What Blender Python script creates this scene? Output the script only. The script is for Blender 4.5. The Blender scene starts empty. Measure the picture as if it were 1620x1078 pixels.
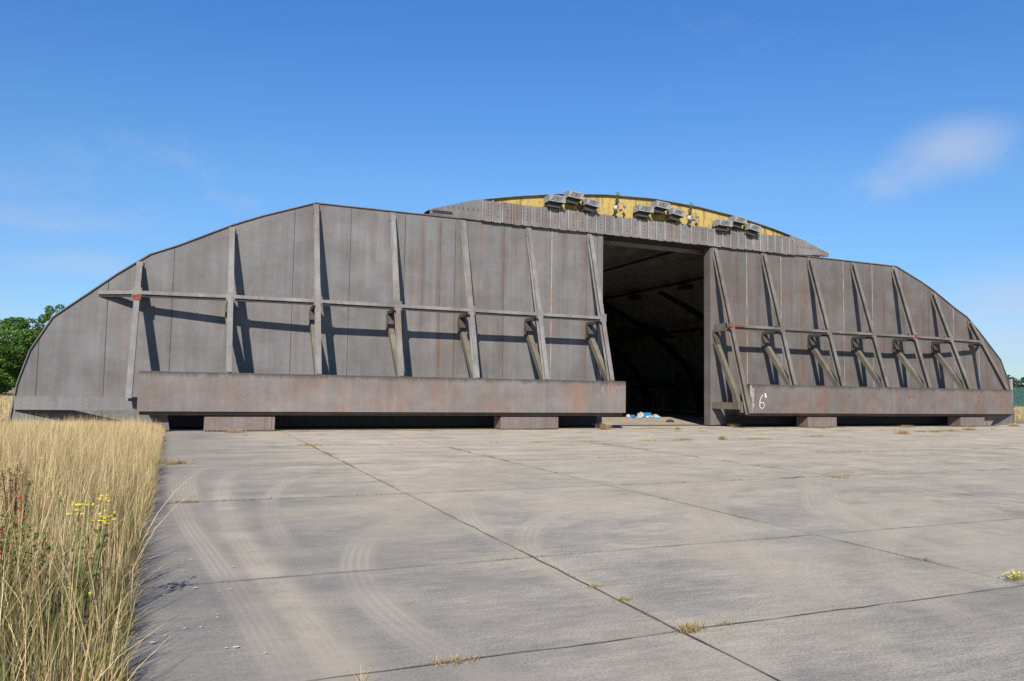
import bpy, bmesh, math, random
import numpy as np
from mathutils import Vector, Matrix
R = math.radians
random.seed(7); rng = np.random.default_rng(11)
C = bpy.context.scene.collection
PI = math.pi
# World frame = the shelter's own frame: x along the facade, y into the shelter (front is y < 0), z up.

# ---------------------------------------------------------------- camera
YAW = 0.4008
cam = bpy.data.cameras.new('camera'); cam.sensor_width = 36; cam.lens = 36 * 1186.6 / 1620; cam.clip_end = 6000; cam.clip_start = .05
co = bpy.data.objects.new('camera', cam); C.objects.link(co)
CAM = Vector((-15.947, -29.073, 1.5)); co.location = CAM
co.rotation_euler = (Matrix.Rotation(-YAW, 3, 'Z') @ Matrix.Rotation(PI / 2 + .0677, 3, 'X') @ Matrix.Rotation(.015, 3, 'Z')).to_euler()
bpy.context.scene.camera = co
def far(X, Y):                                   # metres right / ahead of the camera -> world x, y
    c, s = math.cos(YAW), math.sin(YAW)
    return CAM.x + X * c + Y * s, CAM.y - X * s + Y * c

# ---------------------------------------------------------------- light
SUN = Vector((.52, 1.0, -.73)).normalized()      # the way the light travels
w = bpy.data.worlds.new('World'); bpy.context.scene.world = w; w.use_nodes = True
nt = w.node_tree; nt.nodes.clear()
def N(nt, t, **k):
    n = nt.nodes.new(t)
    for a, b in k.items():
        if a.startswith('i_'):
            n.inputs[int(a[2:]) if a[2:].isdigit() else a[2:].replace('_', ' ')].default_value = b
        else: setattr(n, a, b)
    return n
sky = N(nt, 'ShaderNodeTexSky', sky_type='NISHITA', sun_disc=False, sun_elevation=math.asin(-SUN.z),
        sun_rotation=math.atan2(-SUN.x, -SUN.y), altitude=100, air_density=1.0, dust_density=.1, ozone_density=2.6)
hs = N(nt, 'ShaderNodeHueSaturation', i_Saturation=1.22, i_Value=1.12)
tc = N(nt, 'ShaderNodeTexCoord')
L = nt.links.new
L(sky.outputs[0], hs.inputs['Color'])
sz_ = N(nt, 'ShaderNodeSeparateXYZ'); L(tc.outputs['Generated'], sz_.inputs[0])
rp_ = N(nt, 'ShaderNodeValToRGB'); L(sz_.outputs[2], rp_.inputs[0]); el = rp_.color_ramp.elements
SKYR = ((0, (.27, .36, .52)), (.13, (.44, .50, .60)), (.26, (.60, .64, .70)), (.48, (.55, .665, .84)), (.62, (.50, .62, .78)), (.9, (.24, .31, .45)))
while len(el) < len(SKYR): el.new(.5)
for e_0, (p_, c_) in zip(list(el), SKYR): e_0.position = p_; e_0.color = (*c_, 1)
tint = N(nt, 'ShaderNodeMix', data_type='RGBA', blend_type='MULTIPLY', i_0=1.0); L(hs.outputs[0], tint.inputs[6]); L(rp_.outputs[0], tint.inputs[7])
def dirv(X, z):                                  # direction of a cloud, camera-frame tangent -> unit vector
    c, s = math.cos(YAW), math.sin(YAW); return Vector((X * c + s, -X * s + c, z)).normalized()
def mathn(nt, op, a, b=None, c=None):
    n = nt.nodes.new('ShaderNodeMath'); n.operation = op
    for i, v in enumerate((a, b, c)):
        if v is None: continue
        if isinstance(v, (int, float)): n.inputs[i].default_value = v
        else: nt.links.new(v, n.inputs[i])
    return n.outputs[0]
mp = N(nt, 'ShaderNodeMapping'); mp.inputs['Scale'].default_value = (1, 1, 1.7); L(tc.outputs['Generated'], mp.inputs[0])
no = N(nt, 'ShaderNodeTexNoise', i_Scale=11.0, i_Detail=9.0, i_Roughness=.6); L(mp.outputs[0], no.inputs['Vector'])
mp2 = N(nt, 'ShaderNodeMapping'); mp2.inputs['Scale'].default_value = (1, 1, 5); L(tc.outputs['Generated'], mp2.inputs[0])
no2 = N(nt, 'ShaderNodeTexNoise', i_Scale=4.0, i_Detail=8.0, i_Roughness=.55); L(mp2.outputs[0], no2.inputs['Vector'])
def blob(X, z, rad, amt, thr=.42, nn=no):
    d = nt.nodes.new('ShaderNodeVectorMath'); d.operation = 'SUBTRACT'; L(tc.outputs['Generated'], d.inputs[0]); d.inputs[1].default_value = dirv(X, z)
    sc = nt.nodes.new('ShaderNodeVectorMath'); sc.operation = 'MULTIPLY'; L(d.outputs[0], sc.inputs[0]); sc.inputs[1].default_value = (1, 1, 1.9)
    ln = nt.nodes.new('ShaderNodeVectorMath'); ln.operation = 'LENGTH'; L(sc.outputs[0], ln.inputs[0])
    m = N(nt, 'ShaderNodeMapRange', interpolation_type='SMOOTHSTEP'); L(ln.outputs['Value'], m.inputs[0])
    m.inputs[1].default_value = rad; m.inputs[2].default_value = 0
    k = N(nt, 'ShaderNodeMapRange', interpolation_type='SMOOTHSTEP'); L(nn.outputs[0], k.inputs[0]); k.inputs[1].default_value = thr; k.inputs[2].default_value = thr + .25
    return mathn(nt, 'MULTIPLY', mathn(nt, 'MULTIPLY', m.outputs[0], k.outputs[0]), amt)
tot = None
for a in [(.60, .34, .088, .55, .30), (.548, .312, .07, .36, .34), (.50, .288, .06, .34, .36), (-.62, .18, .24, .30, .42, no2), (-.45, .27, .20, .22, .5), (.70, .11, .17, .55, .38, no2), (.64, .06, .12, .4, .4, no2), (.33, .5, .3, .06, .5)]:
    b = blob(*a); tot = b if tot is None else mathn(nt, 'MAXIMUM', tot, b)
mx = N(nt, 'ShaderNodeMix', data_type='RGBA'); L(tot, mx.inputs[0]); L(tint.outputs[2], mx.inputs[6]); mx.inputs[7].default_value = (3.1, 3.35, 4.1, 1)
bg = N(nt, 'ShaderNodeBackground', i_Strength=.145); out = N(nt, 'ShaderNodeOutputWorld')
L(mx.outputs[2], bg.inputs[0]); L(bg.outputs[0], out.inputs[0])
sl = bpy.data.lights.new('sun', 'SUN'); sl.energy = 5.0; sl.angle = R(.53); sl.color = (1, .945, .86)
so = bpy.data.objects.new('sun', sl); C.objects.link(so); so.rotation_euler = SUN.to_track_quat('-Z', 'Y').to_euler(); so.location = (-30, -60, 40)
vs = bpy.context.scene.view_settings; vs.view_transform = 'Standard'; vs.look = 'None'; vs.exposure = .38; vs.gamma = 1
bpy.context.scene.cycles.max_bounces = 6

# ---------------------------------------------------------------- materials
def mat(name):
    m = bpy.data.materials.new(name); m.use_nodes = True; t = m.node_tree; t.nodes.clear()
    b = N(t, 'ShaderNodeBsdfPrincipled'); o = N(t, 'ShaderNodeOutputMaterial'); t.links.new(b.outputs[0], o.inputs[0])
    return m, t, b
def noise(t, vec, scale, detail=5, rough=.55, sc=None):
    if sc:
        mp = N(t, 'ShaderNodeMapping'); mp.inputs['Scale'].default_value = sc; t.links.new(vec, mp.inputs[0]); vec = mp.outputs[0]
    n = N(t, 'ShaderNodeTexNoise', i_Scale=float(scale), i_Detail=float(detail), i_Roughness=rough); t.links.new(vec, n.inputs['Vector']); return n.outputs[0]
def rng_(t, v, a, b, c=0., d=1.):
    m = N(t, 'ShaderNodeMapRange', interpolation_type='SMOOTHSTEP'); t.links.new(v, m.inputs[0])
    for i, x in zip((1, 2, 3, 4), (a, b, c, d)): m.inputs[i].default_value = x
    return m.outputs[0]
def mix(t, f, a, b, mode='MIX'):
    m = N(t, 'ShaderNodeMix', data_type='RGBA', blend_type=mode)
    for i, v in ((0, f), (6, a), (7, b)):
        if isinstance(v, (int, float)): m.inputs[i].default_value = v
        elif isinstance(v, tuple): m.inputs[i].default_value = (*v, 1) if len(v) == 3 else v
        else: t.links.new(v, m.inputs[i])
    return m.outputs[2]
def grey(t, v):
    c = N(t, 'ShaderNodeCombineColor')
    for i in range(3): t.links.new(v, c.inputs[i])
    return c.outputs[0]
def bump(t, b, h, s, d=.02):
    n = N(t, 'ShaderNodeBump', i_Strength=s, i_Distance=d); t.links.new(h, n.inputs['Height']); t.links.new(n.outputs[0], b.inputs['Normal'])
def steel(name, ca, cb, rust=.5, rustc=(.23, .105, .06), streak=.5, moss=0, rough=.75, rx=None, topstain=None):
    """weathered steel: ca/cb mottled, vertical run-off streaks, orange rust runs, optional moss"""
    m, t, b = mat(name); P = N(t, 'ShaderNodeNewGeometry').outputs['Position']
    n1 = noise(t, P, .9, 6, .6); n2 = noise(t, P, 26, 4, .7); st = noise(t, P, 3.2, 6, .65, (1, 1, .06)); st2 = noise(t, P, 9, 5, .7, (1, 1, .035))
    col = mix(t, rng_(t, n1, .3, .7), ca, cb)
    at = N(t, 'ShaderNodeAttribute', attribute_name='tone', attribute_type='GEOMETRY').outputs['Fac']
    col = mix(t, 1.0, col, grey(t, mathn(t, 'ADD', at, 1.0)), 'MULTIPLY')
    col = mix(t, streak, col, grey(t, rng_(t, st, .3, .72, .62, 1.3)), 'MULTIPLY')
    col = mix(t, streak * .6, col, grey(t, rng_(t, st2, .3, .7, .72, 1.22)), 'MULTIPLY')
    col = mix(t, .55, col, grey(t, rng_(t, n2, .3, .7, .72, 1.25)), 'MULTIPLY')
    cl_ = noise(t, P, .45, 7, .68, (1, 1, 1.4)); col = mix(t, 1., col, grey(t, rng_(t, cl_, .32, .68, .84, 1.14)), 'MULTIPLY')
    ds = mathn(t, 'MULTIPLY', rng_(t, noise(t, P, 4.5, 6, .7, (1, 1, .05)), .56, .68), rng_(t, noise(t, P, 1.1, 4, .6), .45, .65)); col = mix(t, mathn(t, 'MULTIPLY', ds, streak * 1.1), col, mix(t, 1., col, (.5, .46, .43), 'MULTIPLY'))
    sp_ = rng_(t, noise(t, P, 60, 2, .6), .62, .70); col = mix(t, mathn(t, 'MULTIPLY', sp_, .3), col, (.34, .33, .32))
    rs = noise(t, P, 1.5, 5, .65, (1, 1, .09)); rb = noise(t, P, .8, 5, .6)
    rm = mathn(t, 'MULTIPLY', rng_(t, rs, .46, .68), rng_(t, rb, .38, .62))
    if rx:                                        # rust grows between two places along the facade
        sx = N(t, 'ShaderNodeSeparateXYZ'); t.links.new(P, sx.inputs[0])
        rm = mathn(t, 'MULTIPLY', rm, rng_(t, sx.outputs[0], rx[0], rx[1], .3, 1.))
    col = mix(t, mathn(t, 'MULTIPLY', rm, rust), col, rustc)
    if moss:
        col = mix(t, mathn(t, 'MULTIPLY', rng_(t, noise(t, P, 2.2, 5, .7), .42, .62), moss), col, (.15, .14, .075))
    if topstain:                                  # dirty run-off from the top edge downwards
        sz = N(t, 'ShaderNodeSeparateXYZ'); t.links.new(P, sz.inputs[0])
        e = mathn(t, 'ADD', sz.outputs[2], mathn(t, 'MULTIPLY', mathn(t, 'SUBTRACT', noise(t, P, 2.6, 6, .8, (1, 1, .1)), .5), topstain[2]))
        col = mix(t, rng_(t, e, topstain[0], topstain[1], 0., .75), col, (.055, .05, .045))
    t.links.new(col, b.inputs['Base Color']); b.inputs['Roughness'].default_value = rough; b.inputs['Specular IOR Level'].default_value = .25
    dent = noise(t, P, .75, 3, .45); bump(t, b, mathn(t, 'ADD', mathn(t, 'MULTIPLY', dent, 4.5), mathn(t, 'MULTIPLY', n2, .25)), .55, .02); return m
def plain(name, col, rough=.7, var=.3, scale=8., metal=0, spec=.3, c2=None):
    m, t, b = mat(name); P = N(t, 'ShaderNodeNewGeometry').outputs['Position']
    n = noise(t, P, scale, 5, .65)
    c = mix(t, rng_(t, n, .3, .7), tuple(x * (1 - var) for x in col), c2 or tuple(min(1, x * (1 + var)) for x in col))
    t.links.new(c, b.inputs['Base Color']); b.inputs['Roughness'].default_value = rough; b.inputs['Metallic'].default_value = metal; b.inputs['Specular IOR Level'].default_value = spec
    return m
M = {}
M['wallL'] = steel('weathered_steel_left', (.156, .152, .151), (.142, .132, .126), .5, (.19, .105, .068), .30, rx=(-14, -3))
M['wallR'] = steel('weathered_steel_right', (.128, .120, .116), (.116, .098, .087), .6, (.155, .082, .048), .33)
M['beamL'] = steel('ballast_steel_left', (.172, .157, .150), (.170, .132, .112), .65, (.22, .11, .065), .24, rx=(-16, -4), topstain=(1.78, 1.97, .6))
M['beamR'] = steel('ballast_steel_right', (.146, .130, .123), (.136, .104, .088), .6, (.165, .08, .048), .26, topstain=(1.76, 1.97, .7))
M['strut'] = steel('strut_steel', (.225, .217, .208), (.158, .146, .136), .5, (.16, .075, .045), .4, moss=.15)
M['strutR'] = steel('strut_steel_right', (.175, .160, .142), (.11, .096, .082), .45, (.14, .065, .04), .4, moss=.15)
M['brace'] = steel('mossy_brace', (.165, .145, .115), (.125, .105, .082), .4, (.12, .065, .04), .4, moss=.3)
M['fascia'] = steel('fascia_steel', (.172, .166, .165), (.150, .130, .122), .5, (.165, .095, .07), .42)
M['dark'] = steel('dark_steel', (.075, .062, .055), (.055, .043, .036), .6, (.12, .06, .035), .4)
M['box'] = steel('wheel_cover_steel', (.175, .145, .137), (.155, .115, .10), .5, (.17, .09, .062), .4)
M['seamL'] = plain('seam_dark', (.075, .063, .056), .9, .4, 2.)
M['seamR'] = plain('seam_pale', (.25, .24, .23), .9, .4, 2.)
M['seamrust'] = plain('seam_rust', (.12, .07, .05), .9, .4, 2.)
M['rustred'] = plain('bare_red_rust', (.20, .055, .028), .9, .4, 14.)
M['white'] = plain('white_paint', (.62, .62, .60), .8, .3, 10.)
M['chalk'] = plain('faded_white_paint', (.31, .275, .255), .9, .3, 25., c2=(.21, .17, .15))
m, t, b = mat('smeared_white_paint'); P = N(t, 'ShaderNodeNewGeometry').outputs['Position']
t.links.new(mathn(t, 'MULTIPLY', rng_(t, noise(t, P, 5, 6, .75, (1.6, 1, .6)), .32, .58), .6), b.inputs['Alpha']); b.inputs['Base Color'].default_value = (.46, .46, .45, 1); b.inputs['Roughness'].default_value = .9; M['smear'] = m
M['hole'] = plain('bolt_hole', (.03, .028, .027), .9, .2)
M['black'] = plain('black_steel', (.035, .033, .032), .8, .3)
M['liner'] = plain('liner_steel', (.22, .215, .20), .55, .25, 1.2)
M['concrete_wall'] = plain('concrete_vault', (.30, .29, .27), .95, .25, .8)
M['lamp'] = plain('grey_lamp_housing', (.24, .237, .233), .6, .25, 9.)
M['lampdark'] = plain('louvre_gap_and_shade_dark', (.05, .05, .05), .8, .2)
# yellow painted gable
m, t, b = mat('faded_yellow_paint'); P = N(t, 'ShaderNodeNewGeometry').outputs['Position']
c = mix(t, rng_(t, noise(t, P, 2, 6, .7), .3, .7), (.44, .30, .065), (.40, .30, .10))
c = mix(t, mathn(t, 'MULTIPLY', rng_(t, noise(t, P, 5.5, 6, .75, (1, 1, .16)), .50, .62), .65), c, (.08, .062, .035))
c = mix(t, mathn(t, 'MULTIPLY', rng_(t, noise(t, P, 6, 6, .8), .53, .66), .6), c, (.11, .09, .06))
t.links.new(c, b.inputs['Base Color']); b.inputs['Roughness'].default_value = .8; M['yellow'] = m
# concrete apron
def concrete(name, tint=1.):
    m, t, b = mat(name); P = N(t, 'ShaderNodeNewGeometry').outputs['Position']
    big = noise(t, P, .22, 5, .6); md = noise(t, P, 1.0, 8, .72, (.6, 1.2, 1)); br = noise(t, P, 7, 9, .8, (.35, 2.3, 1)); fx = noise(t, P, 140, 3, .7); fi = noise(t, P, 55, 4, .75)
    at = N(t, 'ShaderNodeAttribute', attribute_name='tone', attribute_type='GEOMETRY').outputs['Fac']
    sy = N(t, 'ShaderNodeSeparateXYZ'); t.links.new(P, sy.inputs[0])
    warm = rng_(t, mathn(t, 'ADD', sy.outputs[1], mathn(t, 'MULTIPLY', mathn(t, 'SUBTRACT', big, .5), 14.)), -27, -10)
    ca = mix(t, warm, (.365 * tint, .332 * tint, .275 * tint), (.515 * tint, .445 * tint, .345 * tint))
    c = mix(t, rng_(t, md, .36, .66), mix(t, 1., ca, (.74, .755, .775), 'MULTIPLY'), mix(t, 1., ca, (1.12, 1.10, 1.05), 'MULTIPLY'))
    c = mix(t, 1., c, grey(t, mathn(t, 'ADD', at, 1.0)), 'MULTIPLY')
    c = mix(t, .75, c, grey(t, rng_(t, br, .30, .70, .70, 1.22)), 'MULTIPLY')
    c = mix(t, .85, c, grey(t, rng_(t, fi, .28, .72, .55, 1.42)), 'MULTIPLY')
    c = mix(t, .7, c, grey(t, rng_(t, fx, .3, .7, .55, 1.42)), 'MULTIPLY')
    dust = rng_(t, noise(t, P, .42, 6, .62, (1, .8, 1)), .46, .66); c = mix(t, mathn(t, 'MULTIPLY', dust, .45), c, (.50 * tint, .415 * tint, .315 * tint))
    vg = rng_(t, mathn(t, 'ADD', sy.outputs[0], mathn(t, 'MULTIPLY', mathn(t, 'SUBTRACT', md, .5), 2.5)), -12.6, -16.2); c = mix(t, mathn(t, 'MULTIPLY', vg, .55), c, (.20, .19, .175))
    dk = rng_(t, noise(t, P, .55, 7, .7, (1, .45, 1)), .52, .70)
    c = mix(t, mathn(t, 'MULTIPLY', dk, .34), c, (.125 * tint, .122 * tint, .118 * tint))
    pits = rng_(t, noise(t, P, 120, 2, .6), .64, .72); c = mix(t, mathn(t, 'MULTIPLY', pits, .55), c, (.08, .075, .07))
    t.links.new(c, b.inputs['Base Color']); b.inputs['Roughness'].default_value = .95; b.inputs['Specular IOR Level'].default_value = .15
    bump(t, b, mathn(t, 'ADD', fi, mathn(t, 'MULTIPLY', br, .7)), 0.2, .005); return m
M['concrete'] = concrete('apron_concrete'); M['floor'] = concrete('hangar_floor_concrete', .92)
# tyre marks: pale dust, tread ribs across the strip (UV x), worn along it
m, t, b = mat('tyre_dust'); uv = N(t, 'ShaderNodeTexCoord').outputs['UV']; P = N(t, 'ShaderNodeNewGeometry').outputs['Position']
sx = N(t, 'ShaderNodeSeparateXYZ'); t.links.new(uv, sx.inputs[0])
rib = mathn(t, 'SINE', mathn(t, 'MULTIPLY', sx.outputs[0], 2 * PI * 6)); edge = mathn(t, 'MULTIPLY', rng_(t, sx.outputs[0], 0, .3), rng_(t, sx.outputs[0], 1, .7))
a = mathn(t, 'MULTIPLY', mathn(t, 'MULTIPLY', rng_(t, rib, -.9, .9, .68, 1), edge), rng_(t, noise(t, P, .55, 5, .6), .32, .60, .5, 1))
a = mathn(t, 'MULTIPLY', mathn(t, 'MULTIPLY', a, rng_(t, noise(t, P, 45, 3, .7), .3, .6, .75, 1)), rng_(t, mathn(t, 'ABSOLUTE', mathn(t, 'SUBTRACT', sx.outputs[1], .5)), .5, .25))
a = mathn(t, 'MULTIPLY', a, .5); t.links.new(a, b.inputs['Alpha']); b.inputs['Base Color'].default_value = (.66, .575, .455, 1); b.inputs['Roughness'].default_value = 1; M['tyre'] = m
m, t, b = mat('dust_swath'); uv = N(t, 'ShaderNodeTexCoord').outputs['UV']; P = N(t, 'ShaderNodeNewGeometry').outputs['Position']
sx = N(t, 'ShaderNodeSeparateXYZ'); t.links.new(uv, sx.inputs[0])
a = mathn(t, 'MULTIPLY', mathn(t, 'MULTIPLY', rng_(t, sx.outputs[0], 0, .45), rng_(t, sx.outputs[0], 1, .55)), rng_(t, noise(t, P, 1.3, 7, .7), .30, .66, .1, 1))
a = mathn(t, 'MULTIPLY', mathn(t, 'MULTIPLY', a, rng_(t, mathn(t, 'ABSOLUTE', mathn(t, 'SUBTRACT', sx.outputs[1], .5)), .5, .2)), .6)
t.links.new(a, b.inputs['Alpha']); b.inputs['Base Color'].default_value = (.64, .55, .43, 1); b.inputs['Roughness'].default_value = 1; M['swath'] = m
m, t, b = mat('rust_run_stain'); uv = N(t, 'ShaderNodeTexCoord').outputs['UV']; P = N(t, 'ShaderNodeNewGeometry').outputs['Position']
sx = N(t, 'ShaderNodeSeparateXYZ'); t.links.new(uv, sx.inputs[0])
a = mathn(t, 'MULTIPLY', mathn(t, 'MULTIPLY', rng_(t, sx.outputs[0], 0, .5), rng_(t, sx.outputs[0], 1, .5)), rng_(t, noise(t, P, 6, 6, .7, (1, 1, .07)), .36, .62, .1, 1))
a = mathn(t, 'MULTIPLY', mathn(t, 'MULTIPLY', a, mathn(t, 'MULTIPLY', rng_(t, sx.outputs[1], 0, .3), rng_(t, sx.outputs[1], 1, .96))), .27)
t.links.new(a, b.inputs['Alpha']); b.inputs['Base Color'].default_value = (.165, .085, .052, 1); b.inputs['Roughness'].default_value = .9; M['rustrun'] = m
M['joint'] = plain('joint_dirt', (.15, .135, .10), 1, .6, 3.)
M['yline'] = None
m, t, b = mat('worn_yellow_line'); P = N(t, 'ShaderNodeNewGeometry').outputs['Position']
t.links.new(mathn(t, 'MULTIPLY', rng_(t, noise(t, P, 5, 6, .8), .45, .6), .45), b.inputs['Alpha']); b.inputs['Base Color'].default_value = (.5, .36, .12, 1); M['yline'] = m
# field earth and thatch
m, t, b = mat('dry_field'); P = N(t, 'ShaderNodeNewGeometry').outputs['Position']
c = mix(t, rng_(t, noise(t, P, .06, 6, .6), .35, .65), (.36, .27, .125), (.30, .235, .11)); c = mix(t, rng_(t, noise(t, P, 9, 5, .8), .4, .7), c, (.15, .12, .055))
c = mix(t, mathn(t, 'MULTIPLY', rng_(t, noise(t, P, .25, 5, .7), .55, .7), .5), c, (.12, .14, .05))
t.links.new(c, b.inputs['Base Color']); b.inputs['Roughness'].default_value = 1; bump(t, b, noise(t, P, 12, 4, .7), 1, .1); M['field'] = m
def attrmat(name, rough=.8, trans=0.):
    m, t, b = mat(name); at = N(t, 'ShaderNodeAttribute', attribute_name='col', attribute_type='GEOMETRY')
    t.links.new(at.outputs['Color'], b.inputs['Base Color']); b.inputs['Roughness'].default_value = rough; b.inputs['Specular IOR Level'].default_value = .2
    if trans:
        tr = N(t, 'ShaderNodeBsdfTranslucent'); t.links.new(at.outputs['Color'], tr.inputs[0]); mm = N(t, 'ShaderNodeMixShader', i_0=trans)
        t.links.new(b.outputs[0], mm.inputs[1]); t.links.new(tr.outputs[0], mm.inputs[2]); t.links.new(mm.outputs[0], t.nodes['Material Output'].inputs[0])
    return m
M['leaf'] = attrmat('leaf', .7, .3); M['blade'] = attrmat('blade', .8, .25)
M['bark'] = plain('bark', (.10, .08, .06), .95, .4, 5.)
M['netting'] = plain('green_netting', (.03, .075, .065), .9, .3, 2.)
M['post'] = plain('concrete_post', (.30, .285, .26), .9, .2)

# ---------------------------------------------------------------- mesh helpers
class MB:
    def __init__(s): s.v = []; s.f = []; s.m = []; s.t = []
    def poly(s, pts, mi=0, tone=0.):
        n = len(s.v); s.v += [tuple(p) for p in pts]; s.f.append(tuple(range(n, n + len(pts)))); s.m.append(mi); s.t.append(tone)
    def hexa(s, a, mi=0, tone=0.):                # 8 corners: bottom 4 ccw, top 4 ccw
        n = len(s.v); s.v += [tuple(p) for p in a]
        for q in ((3, 2, 1, 0), (4, 5, 6, 7), (0, 1, 5, 4), (1, 2, 6, 5), (2, 3, 7, 6), (3, 0, 4, 7)):
            s.f.append(tuple(n + i for i in q)); s.m.append(mi); s.t.append(tone)
    def box(s, x0, x1, y0, y1, z0, z1, mi=0, tone=0.):
        s.hexa([(x0, y0, z0), (x1, y0, z0), (x1, y1, z0), (x0, y1, z0), (x0, y0, z1), (x1, y0, z1), (x1, y1, z1), (x0, y1, z1)], mi, tone)
    def prism(s, pts, y0, y1, mi=0, tone=0.):     # outline in x,z extruded in y; pts clockwise seen from +y = ccw seen from the front
        n = len(s.v); k = len(pts); s.v += [(x, y0, z) for x, z in pts] + [(x, y1, z) for x, z in pts]
        s.f.append(tuple(range(n, n + k))); s.m.append(mi); s.t.append(tone)
        s.f.append(tuple(range(n + 2 * k - 1, n + k - 1, -1))); s.m.append(mi); s.t.append(tone)
        for i in range(k):
            j = (i + 1) % k; s.f.append((n + i, n + k + i, n + k + j, n + j)); s.m.append(mi); s.t.append(tone)
    def bar(s, p, q, a, bb, side=Vector((1, 0, 0)), oa=0., ob=0., mi=0):   # rectangular bar, a along side, bb across
        p, q = Vector(p), Vector(q); d = (q - p).normalized(); sd = (side - d * side.dot(d)).normalized(); up = sd.cross(d)
        c = [(-a / 2, -bb / 2), (a / 2, -bb / 2), (a / 2, bb / 2), (-a / 2, bb / 2)]
        s.hexa([p + sd * (x + oa) + up * (y + ob) for x, y in c] + [q + sd * (x + oa) + up * (y + ob) for x, y in c], mi)
    def ibeam(s, p, q, wd, dp, th=.025, side=Vector((1, 0, 0))):           # web + two flanges
        s.bar(p, q, wd, th, side, 0, dp / 2 - th / 2); s.bar(p, q, wd, th, side, 0, -dp / 2 + th / 2); s.bar(p, q, th, dp - 2 * th - .004, side)
    def tube(s, p, q, r0, r1=None, n=8, mi=0):
        p, q = Vector(p), Vector(q); r1 = r0 if r1 is None else r1; d = (q - p).normalized(); a = d.orthogonal().normalized(); b = d.cross(a); k = len(s.v)
        for P_, r in ((p, r0), (q, r1)):
            for i in range(n): s.v.append(tuple(P_ + (a * math.cos(2 * PI * i / n) + b * math.sin(2 * PI * i / n)) * r))
        for i in range(n):
            j = (i + 1) % n; s.f.append((k + i, k + j, k + n + j, k + n + i)); s.m.append(mi); s.t.append(0.)
        s.f.append(tuple(k + i for i in reversed(range(n)))); s.m.append(mi); s.t.append(0.); s.f.append(tuple(k + n + i for i in range(n))); s.m.append(mi); s.t.append(0.)
    def dome(s, c, r, sz=1., n=12, rows=6, mi=0, full=False, jit=0.):
        c = Vector(c); k = len(s.v); lo = -PI / 2 if full else 0
        for i in range(rows + 1):
            a = lo + (PI / 2 - lo) * i / rows
            for j in range(n):
                q = r * (1 + jit * random.uniform(-1, 1)); s.v.append(tuple(c + Vector((math.cos(a) * math.cos(2 * PI * j / n) * q, math.cos(a) * math.sin(2 * PI * j / n) * q, math.sin(a) * q * sz))))
        for i in range(rows):
            for j in range(n):
                l = (j + 1) % n; s.f.append((k + i * n + j, k + i * n + l, k + (i + 1) * n + l, k + (i + 1) * n + j)); s.m.append(mi); s.t.append(0.)
    def build(s, name, mats, parent=None, bevel=0, smooth=False):
        me = bpy.data.meshes.new(name); me.from_pydata(s.v, [], s.f); me.update()
        for x in (mats if isinstance(mats, (list, tuple)) else [mats]): me.materials.append(M[x] if isinstance(x, str) else x)
        me.polygons.foreach_set('material_index', s.m)
        at = me.attributes.new('tone', 'FLOAT', 'FACE'); at.data.foreach_set('value', s.t)
        if smooth: me.polygons.foreach_set('use_smooth', [True] * len(me.polygons))
        o = bpy.data.objects.new(name, me); C.objects.link(o)
        if parent:
            o.parent = parent; o.matrix_parent_inverse = Matrix.Translation(-PIV.get(parent.name, Vector((0, 0, 0))))
        if bevel:
            b = o.modifiers.new('bevel', 'BEVEL'); b.width = bevel; b.segments = 1; b.limit_method = 'ANGLE'; b.angle_limit = R(40)
        return o
PIV = {}
def tag(o, label=None, cat=None, group=None, kind=None):
    for k, v in (('label', label), ('category', cat), ('group', group), ('kind', kind)):
        if v: o[k] = v
    return o
def empty(name, loc, label, cat, group=None):
    o = bpy.data.objects.new(name, None); C.objects.link(o); o.location = loc; PIV[o.name] = Vector(loc); return tag(o, label, cat, group)

# ---------------------------------------------------------------- setting: ground
def slab_sheet(name, x0, x1, y0, y1, z, xs, ys, mt, amp=.035):
    b = MB(); X = [x0] + [x for x in xs if x0 < x < x1] + [x1]; Y = [y0] + [y for y in ys if y0 < y < y1] + [y1]
    for i in range(len(X) - 1):
        for j in range(len(Y) - 1):
            b.poly([(X[i], Y[j], z), (X[i + 1], Y[j], z), (X[i + 1], Y[j + 1], z), (X[i], Y[j + 1], z)], 0, random.uniform(-amp, amp))
    return b.build(name, mt)
JX = [-13.05, -9.7, -4.85, 0, 4.9, 9.8, 14.7, 19.6, 24.5, 29.4, 34.3, 39.2, 44, 49]
JY = [-60, -50, -41, -33, -25.04, -22.8, -18.4, -13.9, -8.8, -4.2]
EX = -16.32
o = slab_sheet('concrete_apron', -16.85, 62, -70, .9, 0, JX, JY, 'concrete'); tag(o, kind='structure')
o = slab_sheet('hangar_floor', -16, 23, .9, 38, 0, [-10, -4, 2, 8, 14, 20], [8, 15, 22, 30], 'floor', .04); tag(o, kind='structure')
b = MB(); S = 2500
b.poly([(-S, -S, -.02), (S, -S, -.02), (S, S, -.02), (-S, S, -.02)])
o = b.build('field', 'field'); tag(o, kind='structure')
def strip_mesh(b, pts, wd, z, jit=0., mi=0):
    P = []
    for i in range(len(pts) - 1):
        a, c = Vector(pts[i]), Vector(pts[i + 1]); n = max(1, int((c - a).length / .25)) if jit else 1
        for k in range(n): P.append(a.lerp(c, k / n))
    P.append(Vector(pts[-1])); Ls = []
    for i, p in enumerate(P):
        d = (P[min(i + 1, len(P) - 1)] - P[max(i - 1, 0)]).normalized(); nn = Vector((-d.y, d.x)); h = wd / 2 * (1 + jit * random.uniform(-.6, .9)); o_ = random.uniform(-1, 1) * jit * .012
        Ls.append((p + nn * (h + o_), p - nn * (h - o_)))
    for i in range(len(Ls) - 1):
        a, c = Ls[i], Ls[i + 1]; b.poly([(*a[1], z), (*c[1], z), (*c[0], z), (*a[0], z)], mi)
b = MB()
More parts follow.
